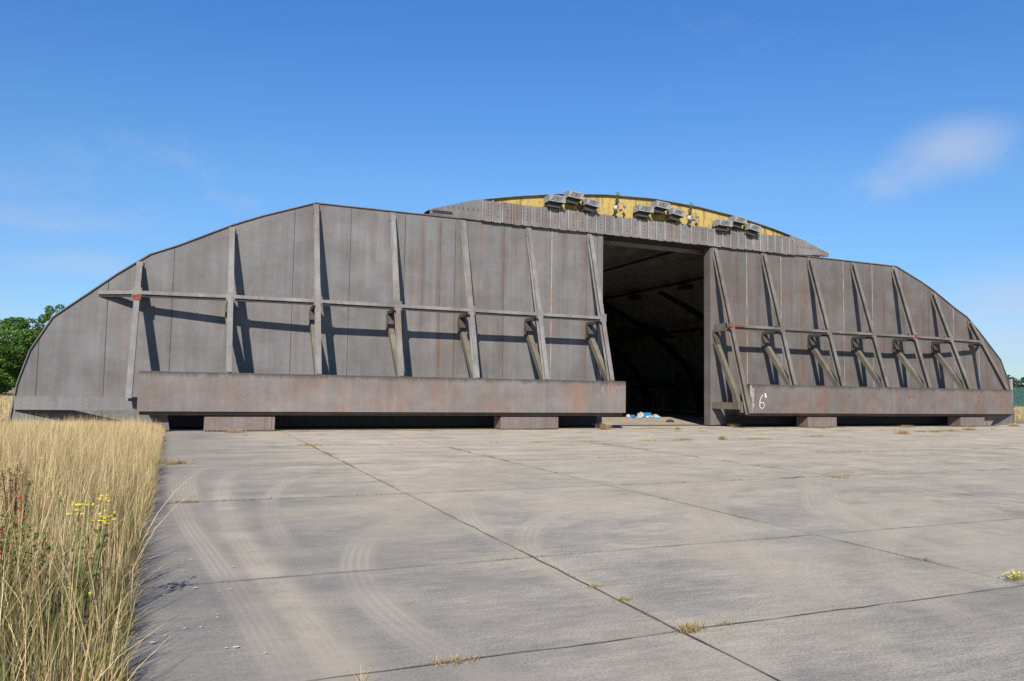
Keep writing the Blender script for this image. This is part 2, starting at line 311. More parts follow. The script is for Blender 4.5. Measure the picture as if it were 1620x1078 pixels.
for x in JX: strip_mesh(b, [(x, -34 if x < 0 else -30), (x, -.2)], .012 if x < -12 else (.009 if x < -4 else .007), .0092, .8)
for y in JY[3:]:
    for xa, xb in zip([EX] + JX[:-1], JX): strip_mesh(b, [(xa + .02, y + random.uniform(-.01, .01)), (xb - .02, y)], {-25.04: .010, -22.8: .009, -18.4: .012}.get(y, .008), .0096, .8)
o = b.build('slab_joints', 'joint'); tag(o, kind='structure')
# hairline cracks
b = MB()
for (x, y, a, n) in [(-15.2, -15.1, 1.9, 5)]:
    pts = [(x, y)]
    for k in range(n): a += random.uniform(-.5, .5); x += math.cos(a) * .12; y += math.sin(a) * .12; pts.append((x, y))
    strip_mesh(b, pts, .006, .005, .3)
o = b.build('hairline_cracks', 'joint'); tag(o, kind='structure')
# tyre marks
def tyre(b, ctrl, wd, z):
    P = [Vector((x, -w_)) for x, w_ in ctrl]; Q = []
    for i in range(len(P) - 1):                    # catmull-rom
        p0, p1, p2, p3 = P[max(i - 1, 0)], P[i], P[i + 1], P[min(i + 2, len(P) - 1)]
        for k in range(8):
            t_ = k / 8; Q.append(.5 * ((2 * p1) + (p2 - p0) * t_ + (2 * p0 - 5 * p1 + 4 * p2 - p3) * t_ ** 2 + (3 * p1 - p0 - 3 * p2 + p3) * t_ ** 3))
    Q.append(P[-1]); n = len(Q); k0 = len(b.v)
    for i, p in enumerate(Q):
        d = (Q[min(i + 1, n - 1)] - Q[max(i - 1, 0)]).normalized(); nn = Vector((-d.y, d.x)) * wd / 2
        b.v += [(p.x - nn.x, p.y - nn.y, z), (p.x + nn.x, p.y + nn.y, z)]; b.uv += [(0, i / (n - 1)), (1, i / (n - 1))]
    for i in range(n - 1): b.f.append((k0 + 2 * i, k0 + 2 * i + 2, k0 + 2 * i + 3, k0 + 2 * i + 1)); b.m.append(0); b.t.append(0.)
T = [[(-13.9, 13.9), (-14.97, 14.48), (-15.32, 15.45), (-15.48, 17.13), (-15.52, 18.46), (-15.51, 20.07), (-15.42, 21.67), (-15.32, 22.97), (-15.22, 24.03), (-15.12, 25.3), (-15.0, 26.6), (-14.9, 28)],
     [(-15.6, 13.6), (-16.1, 14.81), (-16.12, 16.94), (-16.03, 18.75), (-15.91, 20.28), (-15.75, 21.67), (-15.63, 22.78), (-15.52, 23.92), (-15.4, 25.4), (-15.3, 27)],
     [(-15.1, 13.6), (-15.75, 14.27), (-15.92, 15.67), (-15.91, 17.57), (-15.77, 19.82)],
     [(-12.5, 15), (-13.7, 15.48), (-14.43, 16.45), (-14.84, 17.9), (-15.04, 19.68), (-15.08, 21.15), (-15.05, 22.54)],
     [(-4.6, 18.0), (-5.88, 18.18), (-7.11, 18.53), (-8.52, 19.5), (-9.69, 20.74), (-10.41, 21.74), (-11.15, 23.01), (-11.8, 24.6)],
     [(-5.5, 18.1), (-6.67, 18.54), (-7.73, 19.08), (-8.95, 20.22), (-9.7, 21.18), (-10.56, 22.52), (-11.18, 23.69), (-11.79, 24.77), (-12.2, 25.7)],
     [(-5.04, 18.71), (-6.08, 19.2), (-7.41, 20.42), (-8.43, 21.59), (-8.88, 22.42)], [(-5.09, 19.1), (-6.33, 19.82), (-7.35, 20.71), (-8.17, 21.67), (-8.84, 22.61)],
     [(-5.37, 20.74), (-6.86, 21.38), (-7.83, 21.99), (-8.4, 22.58)], [(-9.89, 23.31), (-10.55, 23.69), (-11.06, 24.14), (-11.42, 24.61), (-11.87, 25.26)],
     [(-11.61, 18.57), (-12.31, 18.93), (-12.73, 20.01), (-13.01, 21.23), (-13.1, 22.46), (-13.13, 23.76)],
     [(8, 12.5), (1, 12.8), (-5, 13.5), (-10, 15.3), (-12.5, 18.2), (-13.6, 21), (-14, 24)], [(14, 9.5), (4, 10.2), (-4, 11.2), (-9.5, 13.7), (-12, 19)], [(5, 17.5), (0, 19.4), (-4, 21.3), (-8, 23.6), (-11, 25.4)]]
b = MB(); b.uv = []
def uvmesh(b, name, mt):
    o = b.build(name, mt); tag(o, kind='structure'); ul = o.data.uv_layers.new(name='UVMap')
    for lp in o.data.loops: ul.data[lp.index].uv = b.uv[lp.vertex_index]
def arc(cx, cw, r0, a0, a1, k=9): return [(cx + r0 * math.cos(R(a)), cw + r0 * math.sin(R(a))) for a in np.linspace(a0, a1, k)]
T2 = [arc(-4.5, 24.5, 6.2, 265, 170), arc(-4.5, 24.5, 4.6, 265, 165), arc(-9.2, 23.6, 3.9, 262, 150), arc(-9.2, 23.6, 5.5, 262, 150), arc(-1.0, 24.0, 7.2, 255, 185), arc(2.0, 20, 8, 250, 180), arc(-6.5, 27.5, 5.0, 262, 195), arc(-6.5, 27.5, 3.5, 262, 195)]
for i, c_ in enumerate(T2): tyre(b, c_, .42, .0014 + i * .00006)
for i, c_ in enumerate(T[:11]): tyre(b, c_, .32 if i < 4 else .42, .0021 + i * .0003)
uvmesh(b, 'tyre_marks', 'tyre'); b = MB(); b.uv = []
for i, (c_, wd) in enumerate([(T[4], 1.1), (T[0], .7), (T[11], 1.5), (T[12], 1.3), (T[13], 1.6), ([(-6, 12), (-9, 13.5), (-12, 16.5), (-13.5, 19.5), (-14.3, 23)], 1.1), ([(-2, 24.5), (-5, 22.5), (-7.5, 22.3), (-11, 24.6)], 1.2)]): tyre(b, c_, wd, .0056 + i * .0003)
uvmesh(b, 'dust_swaths', 'swath')
b = MB(); strip_mesh(b, [(5.5, -5.5), (2.45, -15), (2.2, -22)], .13, .0086, .0); strip_mesh(b, [(-16.2, -1.9), (27, -1.9)], .1, .0087)
o = b.build('painted_line', 'yline'); tag(o, kind='structure')
# white lichen / dropping spots
b = MB()
sp = [(-16.04, 17.75), (-16.14, 19.03), (-16.13, 19.91), (-16.11, 20.08), (-16.06, 21.45), (-15.9, 21.92), (-15.58, 22.32), (-15.96, 22.35), (-16.04, 22.84), (-15.87, 22.93), (-16.08, 23.05), (-15.71, 23.09), (-15.63, 23.04), (-15.74, 23.68), (-15.74, 23.75), (-15.84, 23.93), (-15.93, 23.92), (-16.04, 24.03), (-16.1, 24.14), (-15.71, 24.38), (-15.66, 24.39), (-15.51, 24.55), (-14.88, 19.37), (-14.49, 20.93)]
sp += [(random.uniform(-16, -5), random.uniform(16, 25)) for _ in range(26)]
for i, (x, w_) in enumerate(sp):
    r = random.uniform(.009, .02) if i < 24 else random.uniform(.004, .008)
    a0 = random.random() * 6; b.poly([(x + r * random.uniform(.7, 1.2) * math.cos(a0 + k * PI / 5), -w_ + .8 * r * random.uniform(.5, 1.2) * math.sin(a0 + k * PI / 5), .0100 + i * .00002) for k in range(10)])
o = b.build('white_spots', 'white'); tag(o, kind='structure')

# ---------------------------------------------------------------- the shelter
shelter = empty('aircraft_shelter', (3.5, 0, 0), 'huge weathered steel aircraft shelter with arched vault and two propped sliding doors standing half open', 'hangar')
CX = 3.45
ARCH = [(0, 10.52), (2.5, 10.42), (4.8, 10.18), (7, 9.82), (8.9, 9.42), (10.7, 8.86), (12.6, 8.1), (15.0, 6.9), (17.2, 5.4), (18.9, 3.9), (20.0, 2.3), (20.4, 0)]
def archz(d):
    d = abs(d)
    for (a, za), (c, zc) in zip(ARCH, ARCH[1:]):
        if d <= c: return za + (zc - za) * (d - a) / (c - a)
    return 0
ring = [(CX - d, z) for d, z in reversed(ARCH)] + [(CX + d, z) for d, z in ARCH[1:]]
def shrink(k): return [(CX + (x - CX) * (1 - k / 20.4), z * (1 - k / 10.5)) for x, z in ring]
# outer vault
b = MB(); ro = ring
for i in range(len(ro) - 1):
    (x0, z0), (x1, z1) = ro[i], ro[i + 1]; b.poly([(x0, 1.0, z0), (x1, 1.0, z1), (x1, 37.6, z1), (x0, 37.6, z0)])
ri = shrink(.12)
for rr, y in ((ro, 1.0),):                         # front edge between liner and shell
    for i in range(len(ro) - 1): b.poly([(*ri[i][:1], y, ri[i][1]), (ri[i + 1][0], y, ri[i + 1][1]), (ro[i + 1][0], y, ro[i + 1][1]), (ro[i][0], y, ro[i][1])])
b.prism([(x, z) for x, z in ro][::-1], 37.6, 38.2)
b.build('vault', 'concrete_wall', shelter)
# corrugated liner: ridges run round the arch
b = MB(); rl = []
for i in range(len(ri) - 1):
    for k in range(3): rl.append((ri[i][0] + (ri[i + 1][0] - ri[i][0]) * k / 3, ri[i][1] + (ri[i + 1][1] - ri[i][1]) * k / 3))
rl.append(ri[-1]); n = len(rl); ys = np.arange(1.0, 37.5, .1)
for y in ys:
    ph = (y % .8) / .8; d = 0. if ph < .7 else 1.5
    for x, z in rl: b.v.append((CX + (x - CX) * (1 - d * .2 / 20), y, z * (1 - d * .2 / 10)))
for j in range(len(ys) - 1):
    for i in range(n - 1): b.f.append((j * n + i, j * n + i + 1, (j + 1) * n + i + 1, (j + 1) * n + i)); b.m.append(0); b.t.append(0.)
b.build('corrugated_liner', 'liner', shelter)
for y in (14.5, 22.5, 30.5):                       # heavy arch ribs inside
    b = MB()
    for i in range(len(ri) - 1):
        (x0, z0), (x1, z1) = ri[i], ri[i + 1]; s0, s1 = .968, .968; q = lambda x, z, s_: (CX + (x - CX) * s_, z * s_)
        if z0 < .1: z0 = 0
        if (y in (14.5, 22.5) and min(x0, x1) > 14) or y in (30.5,):
            a0, a1 = q(x0, z0, s0), q(x1, z1, s1); o0, o1 = q(x0, z0, .985), q(x1, z1, .985)
            b.hexa([(o0[0], y, o0[1]), (o1[0], y, o1[1]), (o1[0], y + .5, o1[1]), (o0[0], y + .5, o0[1]), (a0[0], y, a0[1]), (a1[0], y, a1[1]), (a1[0], y + .5, a1[1]), (a0[0], y + .5, a0[1])])
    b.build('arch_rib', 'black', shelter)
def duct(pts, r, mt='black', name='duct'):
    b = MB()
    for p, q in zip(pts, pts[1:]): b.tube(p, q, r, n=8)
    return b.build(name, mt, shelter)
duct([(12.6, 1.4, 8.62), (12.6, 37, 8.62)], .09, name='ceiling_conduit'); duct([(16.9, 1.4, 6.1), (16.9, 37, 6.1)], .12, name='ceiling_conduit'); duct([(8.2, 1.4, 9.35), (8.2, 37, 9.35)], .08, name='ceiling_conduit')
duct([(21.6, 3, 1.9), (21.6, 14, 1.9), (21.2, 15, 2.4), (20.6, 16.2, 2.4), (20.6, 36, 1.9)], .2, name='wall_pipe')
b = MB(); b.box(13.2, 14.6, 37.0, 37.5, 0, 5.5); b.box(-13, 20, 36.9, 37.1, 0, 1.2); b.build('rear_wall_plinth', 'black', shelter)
# gable: yellow painted plate set back behind the fascia, arch edged
top = [(CX + d, archz(d)) for d in np.linspace(-8.9, 10.2, 40)]
b = MB(); b.prism([(x, 8.62) for x in (CX - 8.9,)] + [(CX + 10.2, 8.62)] + top[::-1], .12, .5); b.build('gable', 'yellow', shelter)
b = MB()                                           # arch edge angle, brown
full = [(CX + d, archz(d)) for d in np.linspace(-10.9, 10.7, 60)]
for (x0, z0), (x1, z1) in zip(full, full[1:]): b.hexa([(x0, -.02, z0), (x1, -.02, z1), (x1, 1.02, z1), (x0, 1.02, z0), (x0, -.02, z0 + .025), (x1, -.02, z1 + .025), (x1, 1.02, z1 + .025), (x0, 1.02, z0 + .025)])
b.build('arch_capping', 'fascia', shelter)
for s, (xa, xb) in enumerate(((-7.35, -5.14), (11.55, 14.1))):     # plain end plates of the hood
    xs_ = np.linspace(xa, xb, 14); b = MB()
    pts = [(xa, 8.72 if s == 0 else 8.62), (xb, 8.62 if s == 0 else 8.72)] + [(x, min(archz(x - CX), 9.6 if s == 0 else 9.6) - .004) for x in xs_[::-1]]
    if s == 0: pts = [(xa, 8.645), (xb, 8.6)] + [(x, archz(x - CX) - .004) for x in xs_[::-1]]
    b.prism(pts, -.07, .1); o = b.build('hood_end_plate', 'fascia', shelter)
    b = MB()
    for k in range(7):
        x = (xa + .75 + k * .22) if s == 0 else (xa + .25 + k * .2)
        b.box(x - .012, x + .012, -.083, -.069, 8.98, 9.07)
    if s == 1: b.box(xb - 1.1, xb - .35, -.08, -.069, 8.66, 8.72)
    else: b.box(xa + .1, xa + .95, -.08, -.069, 8.70, 8.83)
    b.build('bolt_slot', 'hole', o)
# fascia of vertical planks
b = MB(); x = -5.14; k = 0
while x < 11.5:
    wd = .455 * random.uniform(.95, 1.05) * (1.35 if k in (22,) else 1); zb = 8.565 + random.uniform(-.015, .015); zt = 9.445 + random.uniform(-.03, .03); tn = random.uniform(-.09, .07)
    xe = x + wd
    b.hexa([(x + .09, -.15, zb), (xe - .02, -.15, zb), (xe - .02, -.09, zb), (x + .09, -.09, zb), (x + .09, -.15, zt), (xe - .02, -.15, zt), (xe - .02, -.09, zt), (x + .09, -.09, zt)], 0, tn)
    b.box(x - .02, xe + .02, -.088, -.065, zb + .03, zt - .04, 0, tn - .15)
    b.box(x + .0, x + .05, -.20, -.089, zb + .02, zt + random.uniform(-.02, .05), 1, .45)       # upstanding lip
    for q in range(4): 
        if random.random() < .9: b.box(x + .26, x + .29 + random.uniform(-.01, .012), -.157, -.149, 8.80 + q * .15, 8.80 + q * .15 + .065, 2)
    x = xe; k += 1
b.build('hood_fascia', ['fascia', 'strut', 'hole'], shelter)
b = MB(); b.box(-6, 12.6, -.06, 1.0, 8.575, 8.612); b.build('hood_soffit', 'black', shelter)
b = MB(); b.box(-9, 16, 1.02, 1.24, 8.42, 8.80); b.build('door_head_beam', 'strut', shelter)
b = MB(); b.box(-18.5, 25, .5, .95, .004, .03); b.build('door_track', 'dark', shelter)

# ---- sliding door leaves
def leaf_outline(s, xin):                          # s=-1 left leaf (opens to the left), +1 right leaf
    pts = [(0, .07), (0, 8.58), (3.0, 8.60), (12.6, 8.58), (14.5, 7.88), (15.5, 7.45), (17.3, 6.52), (18.2, 6.12), (19.2, 5.35), (21.05, 3.75), (21.65, 2.6), (21.95, 1.5), (22.1, .22), (22.1, .1)]
    k = 1 if s < 0 else .981
    return [(xin + s * d * k, z) for d, z in pts]
def topz(pts, x):
    best = 0
    for (x0, z0), (x1, z1) in zip(pts, pts[1:]):
        if abs(x1 - x0) > 1e-6 and min(x0, x1) - 1e-6 <= x <= max(x0, x1) + 1e-6: best = max(best, z0 + (z1 - z0) * (x - x0) / (x1 - x0))
    return best
def make_leaf(s, xin, struts, tops, beam, seams, m_wall, m_beam, m_strut, m_seam, rail_end, covers, legs, nm):
    ol = leaf_outline(s, xin)
    xs = sorted(set([xin] + [q[0] for q in seams] + [p[0] for p in ol])); sx_ = sorted([q[0] for q in seams])
    b = MB(); tones = {}
    for x0, x1 in zip(xs, xs[1:]):
        if x1 - x0 < .02: continue
        k = sum(1 for q in sx_ if q <= x0 + .01)
        tn = tones.setdefault(k, random.uniform(-.045, .04))
        e = 1e-4; za, zc = topz(ol, x0 + e), topz(ol, x1 - e)
        b.hexa([(x0, 0, .07), (x1, 0, .07), (x1, .42, .07), (x0, .42, .07), (x0, 0, za), (x1, 0, zc), (x1, .42, zc), (x0, .42, za)], 0, tn)
    leaf = b.build('sliding_door', m_wall, shelter); leaf['label'] = nm
    for q in seams:                                # welded cover strips
        b = MB(); x, kind = q[0], q[1]; zt = topz(ol, x) - .03; b.box(x - (.018 if kind == 2 else .011), x + (.018 if kind == 2 else .011), -.008, -.001, .1, zt)
        b.build('seam_strip', [m_seam, 'seamrust', 'seamR'][kind], leaf)
    b = MB()                                       # rim angle round the top and outer edge
    for (x0, z0), (x1, z1) in zip(ol[1:], ol[2:]):
        d = Vector((x1 - x0, 0, z1 - z0)).normalized(); nrm = Vector((-d.z, 0, d.x)) * (-1 if s > 0 else 1)
        if s > 0: nrm = Vector((d.z * -1, 0, d.x)); nrm = nrm if nrm.z > 0 or nrm.x > 0 else -nrm
        else: nrm = Vector((-d.z, 0, d.x)); nrm = nrm if nrm.z > 0 or nrm.x < 0 else -nrm
        p0, p1 = Vector((x0, 0, z0)), Vector((x1, 0, z1)); q0, q1 = p0 + nrm * .035, p1 + nrm * .035
        f_, bk = -.06, .46
        b.hexa([(p0.x, f_, p0.z), (p1.x, f_, p1.z), (p1.x, bk, p1.z), (p0.x, bk, p0.z), (q0.x, f_, q0.z), (q1.x, f_, q1.z), (q1.x, bk, q1.z), (q0.x, bk, q0.z)])
    b.build('edge_frame', m_wall, leaf)
    b = MB()                                       # inner stile
    xa, xb = (xin - .26, xin + .02) if s < 0 else (xin - .02, xin + .30)
    b.box(xa, xb, -.035, .43, .05, 8.54); b.box(xa if s < 0 else xb - .03, (xa + .03) if s < 0 else xb, -.05, -.036, .05, 8.5)
    b.build('inner_stile', m_wall, leaf)
    # raking struts: plane across the wall, top on the wall, foot on the ballast beam
    FY, FZ = -2.0, 1.95
    for i, (x, zt) in enumerate(zip(struts, tops)):
        sl_ = (-FY) / (zt - FZ); end = (i == 0)
        zf = 1.0 if (end and s < 0) else (.66 if end else 1.97)
        p = Vector((x, -.08, zt)); q = Vector((x, -sl_ * (zt - zf) - .04, zf)) if not (end and s < 0) else Vector((x, -2.08, 1.05))
        b = MB(); b.ibeam(p, q, .18, .25, .03); b.box(x - .11, x + .11, -.075, -.011, zt - .25, zt + .12)
        yj = -sl_ * (zt - 4.66) - .04; b.box(x - .15, x + .15, yj - .16, yj - .135, 4.50, 4.84); b.box(x - .012, x + .012, yj - .5 * 0 + .1, -.02, 4.585, 4.83)
        for dx_ in (-.11, .11):
            for dz_ in (4.55, 4.79): b.tube((x + dx_, yj - .16, dz_), (x + dx_, yj - .18, dz_), .018, n=6)
        b.build('raking_strut', m_strut, leaf)
        yr = -sl_ * (zt - 4.64)
        b = MB(); b.box(x - .09, x + .09, yr + .12, -.01, 4.46, 4.58); 
        # wall bracket and gusset
        if zt > 6: b.box(x - .12, x + .12, -.08, -.011, 3.86, 4.457)
        b.build('wall_tie', 'brace' if end and s > 0 else 'dark', leaf)
        if not (i == 0 and s < 0) and not (zt < 5.8):
            b = MB(); b.bar((x, -.16, 4.02), (x, FY + .14, 1.9 if not end else .95), .20, .22); b.build('lower_brace', 'brace', leaf)
            b = MB(); b.bar((x, -.10, 4.42), (x, -.36, 3.86), .25, .05); b.build('brace_gusset', 'dark', leaf)
        if end and s > 0:
            b = MB(); b.box(x - .16, x + .16, -1.95, -.01, .84, 1.14); b.box(x - .1, x + .1, -2.06, -1.951, .7, 1.2); b.build('lower_tie', 'brace', leaf)
    # horizontal rail along the strut faces
    b = MB(); rp = []
    for x, zt in zip(struts, tops): rp.append((x, -2.0 * (zt - 4.64) / (zt - FZ) - .17))
    if s < 0: rp = [(rail_end, -.02)] + rp[:-1] + [(rp[-1][0] - .1, rp[-1][1])]
    else: rp = [(rp[0][0] + .12, rp[0][1])] + rp[1:] + [(rail_end, -.02)]
    for (x0, y0), (x1, y1) in zip(rp, rp[1:]):
        for dy0, dy1, z0, z1, mi_ in ((-.03, .12, 4.61, 4.73, 0), (.03, .10, 4.52, 4.608, 1)):
            b.hexa([(x0, y0 + dy0, z0), (x1, y1 + dy0, z0), (x1, y1 + dy1, z0), (x0, y0 + dy1, z0), (x0, y0 + dy0, z1), (x1, y1 + dy0, z1), (x1, y1 + dy1, z1), (x0, y0 + dy1, z1)], mi_)
    b.build('rail', [m_strut, 'black'], leaf)  # lower strip is black: shade of the recess put into its colour
    # ballast beam
    bx0, bx1 = beam; b = MB(); n_ = 5
    bm_x = np.linspace(bx0, bx1, n_ + 1)
    for k in range(n_): b.box(bm_x[k] + (.004 if k else 0), bm_x[k + 1], -2.12, -1.5, .68, 1.95, 0, random.uniform(-.015, .015))
    for k in range(n_ - 1): b.box(bm_x[k + 1] - .001, bm_x[k + 1] + .006, -2.122, -1.51, .7, 1.94, 1)
    beam_o = b.build('ballast_beam', [m_beam, 'dark'], leaf)
    b = MB(); b.box(bx0 + .02, bx1 - .02, -2.13, -1.49, 1.951, 1.985); b.build('top_lip', m_beam, beam_o)
    b = MB(); b.box(bx0 + .05, bx1 - .05, -1.98, -1.2, .56, .679); b.box(bx0 + .1, bx1 - .1, -2.05, -1.981, .62, .679); b.build('bottom_flange', 'dark', beam_o)
    b = MB(); b.box(bx0 + .4, bx1 - .4, -.4, -.05, .12, .5); b.build('wheel_carrier', 'black', leaf)
    for (x0, x1) in covers:
        b = MB(); b.box(x0, x1, -1.9, -1.15, .03, .50); c_ = b.build('wheel_cover', 'box', leaf, .015)
        b = MB(); b.box(x0 + .03, x1 - .03, -1.86, -1.2, .501, .558)
        for xx in (x0 + .34, x1 - .34):
            for q in range(4): b.box(xx - .015, xx + .015, -1.906, -1.899, .08 + q * .11, .11 + q * .11)
        b.box(x1 - .12, x1 - .105, -1.905, -1.899, .03, .5); b.build('bolt_row', 'dark', c_)
    for pts in legs:
        b = MB(); b.prism(pts, -1.62, -1.5); b.build('end_leg', 'box', leaf)
    # skirt plate running from the outer bottom corner of the wall out to the beam end
    b = MB(); xo = xin + s * (22.0 if s < 0 else 21.6); xe = bx0 - .03 if s < 0 else bx1 + .03; z0, z1 = .66, 1.1
    ys_, ye = -.05, (-1.62 if s < 0 else -1.4)
    b.hexa([(xo, ys_ - .04, z0), (xe, ye - .04, z0 + .04), (xe, ye, z0 + .04), (xo, ys_, z0), (xo, ys_ - .04, z1), (xe, ye - .04, z1 + .03), (xe, ye, z1 + .03), (xo, ys_, z1)])
    b.build('skirt_plate', m_wall, leaf)
    return leaf, beam_o
ST = 2.970
LS = [-17.82 + i * ST for i in range(7)]; LT = [5.72, 7.23, 8.42, 8.42, 8.42, 8.42, 8.42]
leafL, beamL = make_leaf(-1, .70, LS, LT, (-17.57, .65), [(-20.72, 0), (-18.76, 0), (-16.74, 0), (-14.87, 0), (-12.64, 0), (-10.52, 0), (-8.35, 0), (-6.86, 1), (-6.22, 0), (-4.05, 1), (-1.81, 2), (-.1, 1)],
    'wallL', 'beamL', 'strut', 'seamL', -19.05, [(-15.55, -13.28), (-4.85, -2.35)], [[(-16.95, .04), (-16.60, .04), (-16.68, .56), (-17.25, .56)]], 'pale grey-brown sliding door leaf on the left')
RS = [6.81 + i * ST for i in range(7)]; RT = [8.42, 8.42, 8.42, 8.42, 8.42, 7.24, 5.76]
leafR, beamR = make_leaf(1, 6.60, RS, RT, (7.12, 25.05), [(8.8, 2), (10.95, 2), (13.0, 0), (15.12, 2), (17.18, 2), (19.5, 0), (21.4, 0), (23.4, 2), (25.45, 2)],
    'wallR', 'beamR', 'strutR', 'seamL', 25.7, [(10.75, 12.55), (21.2, 23.05)], [[(23.1, .04), (23.9, .04), (24.45, .56), (23.1, .56)]], 'darker brown sliding door leaf on the right')
b = MB(); b.box(6.755, 6.865, -.235, -.215, 8.12, 8.36); b.build('white_paint_dab', 'chalk', leafR)
b = MB(); b.box(-.06, .05, -.235, -.215, 8.16, 8.34); b.build('white_paint_dab', 'chalk', leafL)
# rust patches where the paint is bare
def patch(o, pl, name='rust_patch'):
    b = MB()
    for x0, x1, y0, y1, z0, z1 in pl: b.box(x0, x1, y0, y1, z0, z1)
    return b.build(name, 'rustred', o)
patch(leafL, [(-17.95, -17.69, -.80, -.66, 4.40, 4.585)])
patch(leafR, [(6.55, 6.80, -1.42, -1.365, 4.60, 4.735), (6.95, 7.5, -1.392, -1.374, 4.62, 4.72), (9.66, 9.9, -1.28, -1.1, 4.74, 4.80), (18.6, 18.82, -1.42, -1.36, 4.60, 4.78)])
b = MB()
for (x, z, r) in [(17.2, 1.5, .05), (17.5, 1.5, .04), (17.25, 1.25, .04), (18.9, 1.0, .05), (19.0, 1.1, .03), (22.3, 1.6, .05), (22.3, 1.3, .04), (22.3, .95, .03), (13.8, 1.5, .03)]:
    b.poly([(x + r * random.uniform(.5, 1.2) * math.cos(k * PI / 5), -2.1255, z + 1.6 * r * random.uniform(.5, 1.2) * math.sin(k * PI / 5)) for k in range(10)])
b.build('rust_blister', plain('dark_rust', (.16, .045, .025), .9, .3, 20.), beamR)
# long rust runs down the plate
def runs(leaf, spec):
    b = MB(); b.uv = []
    for i, (x, wd, z0, z1) in enumerate(spec):
        k = len(b.v); y = -.0015 - i * .0002; b.v += [(x - wd / 2, y, z0), (x + wd / 2, y, z0), (x + wd / 2, y, z1), (x - wd / 2, y, z1)]; b.uv += [(0, 0), (1, 0), (1, 1), (0, 1)]; b.f.append((k, k + 1, k + 2, k + 3)); b.m.append(0); b.t.append(0.)
    o = b.build('rust_run', 'rustrun', leaf); ul = o.data.uv_layers.new(name='UVMap')
    for lp in o.data.loops: ul.data[lp.index].uv = b.uv[lp.vertex_index]
runs(leafL, [(-4.15, .55, .8, 8.5), (-6.9, .35, .8, 8.5), (-7.6, .5, 3, 8.5), (-.15, .7, .8, 8.45), (-2.9, .5, 5, 8.5), (-9.6, .3, 6, 8.5), (-1.2, .5, 6.5, 8.5), (-5.9, .4, 2, 8.5)])
runs(leafR, [(7.1, .5, .2, 8.5), (8.2, .6, .8, 8.5), (9.5, .4, 3, 8.5), (12.3, .5, 2, 6), (14.2, .5, .8, 4), (18, .5, 2, 8), (21, .6, 1, 7), (26.2, .7, 1, 4), (11.6, .4, 5, 8.5)])
# writing
def stroke(b, pts, wd, y):
    for (x0, z0), (x1, z1) in zip(pts, pts[1:]):
        d = Vector((x1 - x0, z1 - z0)).normalized() * wd / 2; n_ = Vector((-d.y, d.x)); e = d * .9
        b.poly([(x0 - e.x - n_.x, y, z0 - e.y - n_.y), (x1 + e.x - n_.x, y, z1 + e.y - n_.y), (x1 + e.x + n_.x, y, z1 + e.y + n_.y), (x0 - e.x + n_.x, y, z0 - e.y + n_.y)]); y -= .0002
    return y
b = MB(); y = -2.126
for i, gl in enumerate(['4', '1', '8', '5']):
    ox = -.52 + i * .25; h = .155; w_ = .15; zb_ = 1.46
    G_ = {'4': [[(.6, 0), (.6, 1), (.5, 1), (0, .4), (0, .3), (1, .3)]], '1': [[(.2, .8), (.55, 1), (.55, 0)]], '8': [[(0, 0), (1, 0), (1, 1), (0, 1), (0, 0)], [(0, .5), (1, .5)]], '5': [[(1, 1), (0, 1), (0, .55), (1, .55), (1, 0), (0, 0)]]}[gl]
    for st_ in G_: y = stroke(b, [(ox + a * w_, zb_ + c * .27) for a, c in st_], .042, y)
b.build('painted_number', 'chalk', beamL)
b = MB(); y = -2.126
cx_, cz_, r_ = 7.82, 1.04, .135
y = stroke(b, [(cx_ + r_ * math.cos(a), cz_ + r_ * math.sin(a)) for a in np.linspace(0, 2 * PI, 19)], .026, y)
y = stroke(b, [(cx_ - r_, cz_), (cx_ - r_ + .01, cz_ + .18), (cx_ - .06, cz_ + .36), (cx_ + .04, cz_ + .46)], .026, y)
y = stroke(b, [(cx_ + .19, cz_ + .50), (cx_ + .21, cz_ + .40)], .09, y)
b.build('painted_number', 'white', beamR)
b = MB(); zs = np.linspace(.72, 1.94, 26); xl = [7.13 + random.uniform(0, .05) + (.10 if z < 1.45 else 0) for z in zs]; xr = [7.36 + random.uniform(-.05, .05) - (.10 if z < .95 or z > 1.75 else 0) for z in zs]
for i in range(25): b.poly([(xl[i], -2.1245, zs[i]), (xr[i], -2.1245, zs[i]), (xr[i + 1], -2.1245, zs[i + 1]), (xl[i + 1], -2.1245, zs[i + 1])])
b.build('white_paint_smear', 'smear', beamR)

# ---------------------------------------------------------------- floodlights on the gable
def floodlight(x, z, wd, tilt, label):
    e = empty('floodlight', (x, .12, z), label, 'floodlight', 'louvred floodlights on the yellow gable'); h = .29; d = .52
    b = MB(); b.box(-wd / 2, wd / 2, -.68, -.68 + .03, -h / 2, h / 2); b.box(-wd / 2, wd / 2, -.65, -.16, h / 2 - .03, h / 2); b.box(-wd / 2, -wd / 2 + .03, -.65, -.16, -h / 2, h / 2 - .03); b.box(wd / 2 - .03, wd / 2, -.65, -.16, -h / 2, h / 2 - .03)
    b.box(-wd / 2 + .031, wd / 2 - .031, -.18, -.16, -h / 2, h / 2 - .031)
    hsg = b.build('housing', 'lamp', None)
    b2 = MB()
    for q in range(4): b2.box(-wd * .40 + q * .03, wd * (.22 + .05 * q), -.686, -.681, -h * .30 + q * .055 - .012, -h * .30 + q * .055 + .012)
    b2.box(-.03, .03, -.687, -.681, -.03, .05); lv = b2.build('louvre', 'lampdark', None)
    b3 = MB(); b3.box(-wd * .42, wd * .28, -.5, -.2, -h / 2 - .2, -h / 2 - .005); b3.box(-.04, .04, -.19, .005, -h / 2 - .12, -h / 2 - .04); gr_ = b3.build('bracket_and_shade_block', 'lampdark', None)  # wide dark block stands in for the housing's cast shadow; small box is the bracket
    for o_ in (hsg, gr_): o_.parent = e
    lv.parent = hsg; e.rotation_euler = (0, R(tilt), 0); return e
